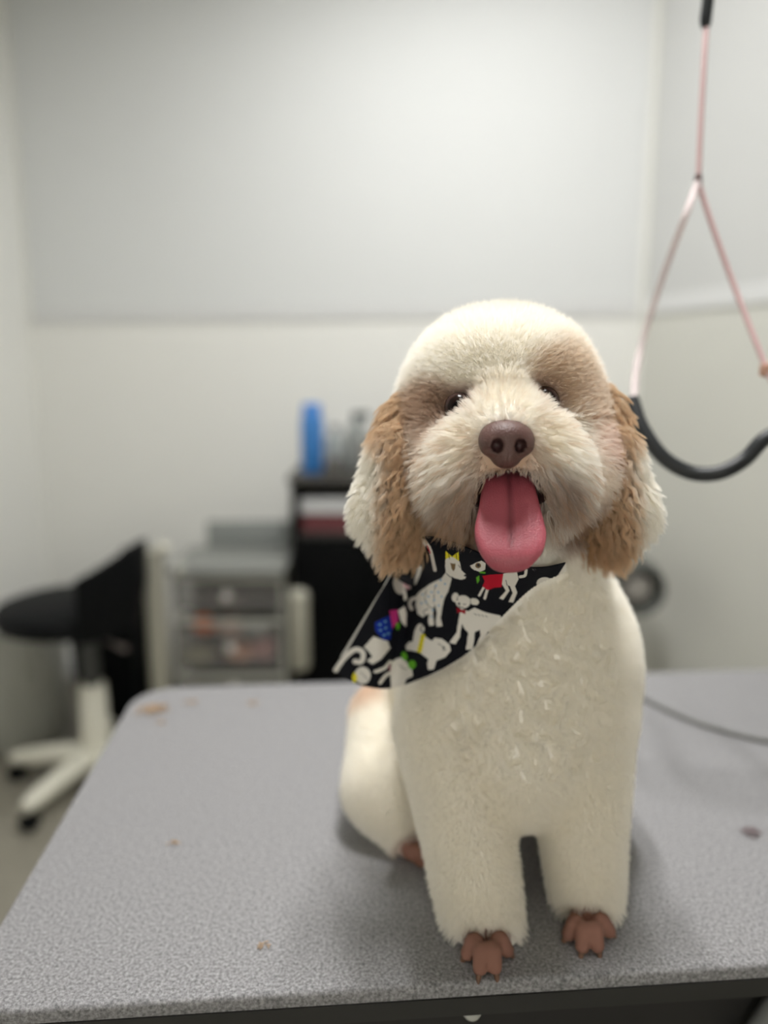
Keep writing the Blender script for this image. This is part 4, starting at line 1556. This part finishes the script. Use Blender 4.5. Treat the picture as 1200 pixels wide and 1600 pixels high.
# blue can: straight sided
bx_ = at(488, 700, KY + 0.10)[0]
can = tag(empty('spray_can', (bx_, KY + 0.10, zb0)), 'tall bright blue can on the left front of the black cabinet', 'can')
bm = bmesh.new()
lathe_bm(bm, [(0.036, 0), (0.039, 0.005), (0.039, 0.175), (0.036, 0.188), (0.030, 0.194)], (bx_, KY + 0.10, zb0), 30)
bm_obj('can_body', bm, mat('blue can paint', lin(56, 122, 190), 0.35, noise=0.05, nscale=20), can)
bm = bmesh.new()
lathe_bm(bm, [(0.031, 0.190), (0.032, 0.193), (0.032, 0.226), (0.027, 0.234)], (bx_, KY + 0.10, zb0), 28)
bm_obj('can_cap', bm, mat('blue can cap', lin(62, 128, 205), 0.35), can)
bottle('plastic_bottle', 'pale grey bottle just right of the blue can', 524, zb0, KY + 0.13, 0.16, 0.034, (158, 164, 164), cap=(110, 112, 116))
bottle('spray_bottle', 'grey spray bottle with dark trigger head near the dog\'s ear', 557, zb0, KY + 0.16, 0.20, 0.036, (150, 154, 152), cap=(64, 72, 72), trigger=True)
bottle('brown_bottle', 'squat brownish bottle on the cabinet beside the dog\'s ear', 582, zb0, KY + 0.08, 0.125, 0.034, (136, 118, 102), cap=(70, 62, 56))
bottle('dark_jar', 'low dark grey jar in front of the pale bottle', 522, zb0, KY + 0.045, 0.055, 0.028, (92, 90, 86), neck=0.8, cap=(80, 76, 72))

# grey dryer by the right wall
dx, dy = at(990, 910, 2.25)[0], 2.25
dz_ = at(1000, 915, 2.25)[2]
dry = tag(empty('stand_dryer', (dx, dy, 0)), 'dark grey stand dryer with round nozzle by the right wall behind the dog', 'dryer')
Mx = Matrix.Rotation(math.pi / 2, 4, 'X')
bm = bmesh.new()
lathe_bm(bm, [(0.03, -0.20), (0.075, -0.19), (0.088, -0.14), (0.088, 0.02), (0.078, 0.06), (0.070, 0.065), (0.060, 0.05), (0.050, 0.0)], (dx, dy, dz_), 36, Mx)
bm_obj('dryer_barrel', bm, mat('dark grey dryer', lin(84, 86, 82), 0.45), dry)
bm = bmesh.new()
lathe_bm(bm, [(0.02, 0.02), (0.044, 0.022), (0.046, 0.03), (0.03, 0.05)], (dx, dy, dz_), 28, Mx)
bm_obj('nozzle_core', bm, mat('pale nozzle', lin(160, 156, 150), 0.5), dry)
bm = bmesh.new()
tube_bm(bm, [(dx, dy + 0.06, dz_ - 0.085), (dx, dy + 0.06, 0.06)], 0.018, 14)
bm_obj('stand_pole', bm, mat('dryer pole', lin(120, 121, 116), 0.4), dry)
for k in range(4):
    a = math.radians(45 + 90 * k)
    bm = bmesh.new()
    tube_bm(bm, [(dx, dy + 0.06, 0.07), (dx + 0.12 * math.cos(a), dy + 0.06 + 0.12 * math.sin(a), 0.05), (dx + 0.2 * math.cos(a), dy + 0.06 + 0.2 * math.sin(a), 0.016)], 0.014, 10)
    bm_obj('foot', bm, mat('dryer foot', lin(60, 60, 58), 0.5), dry)
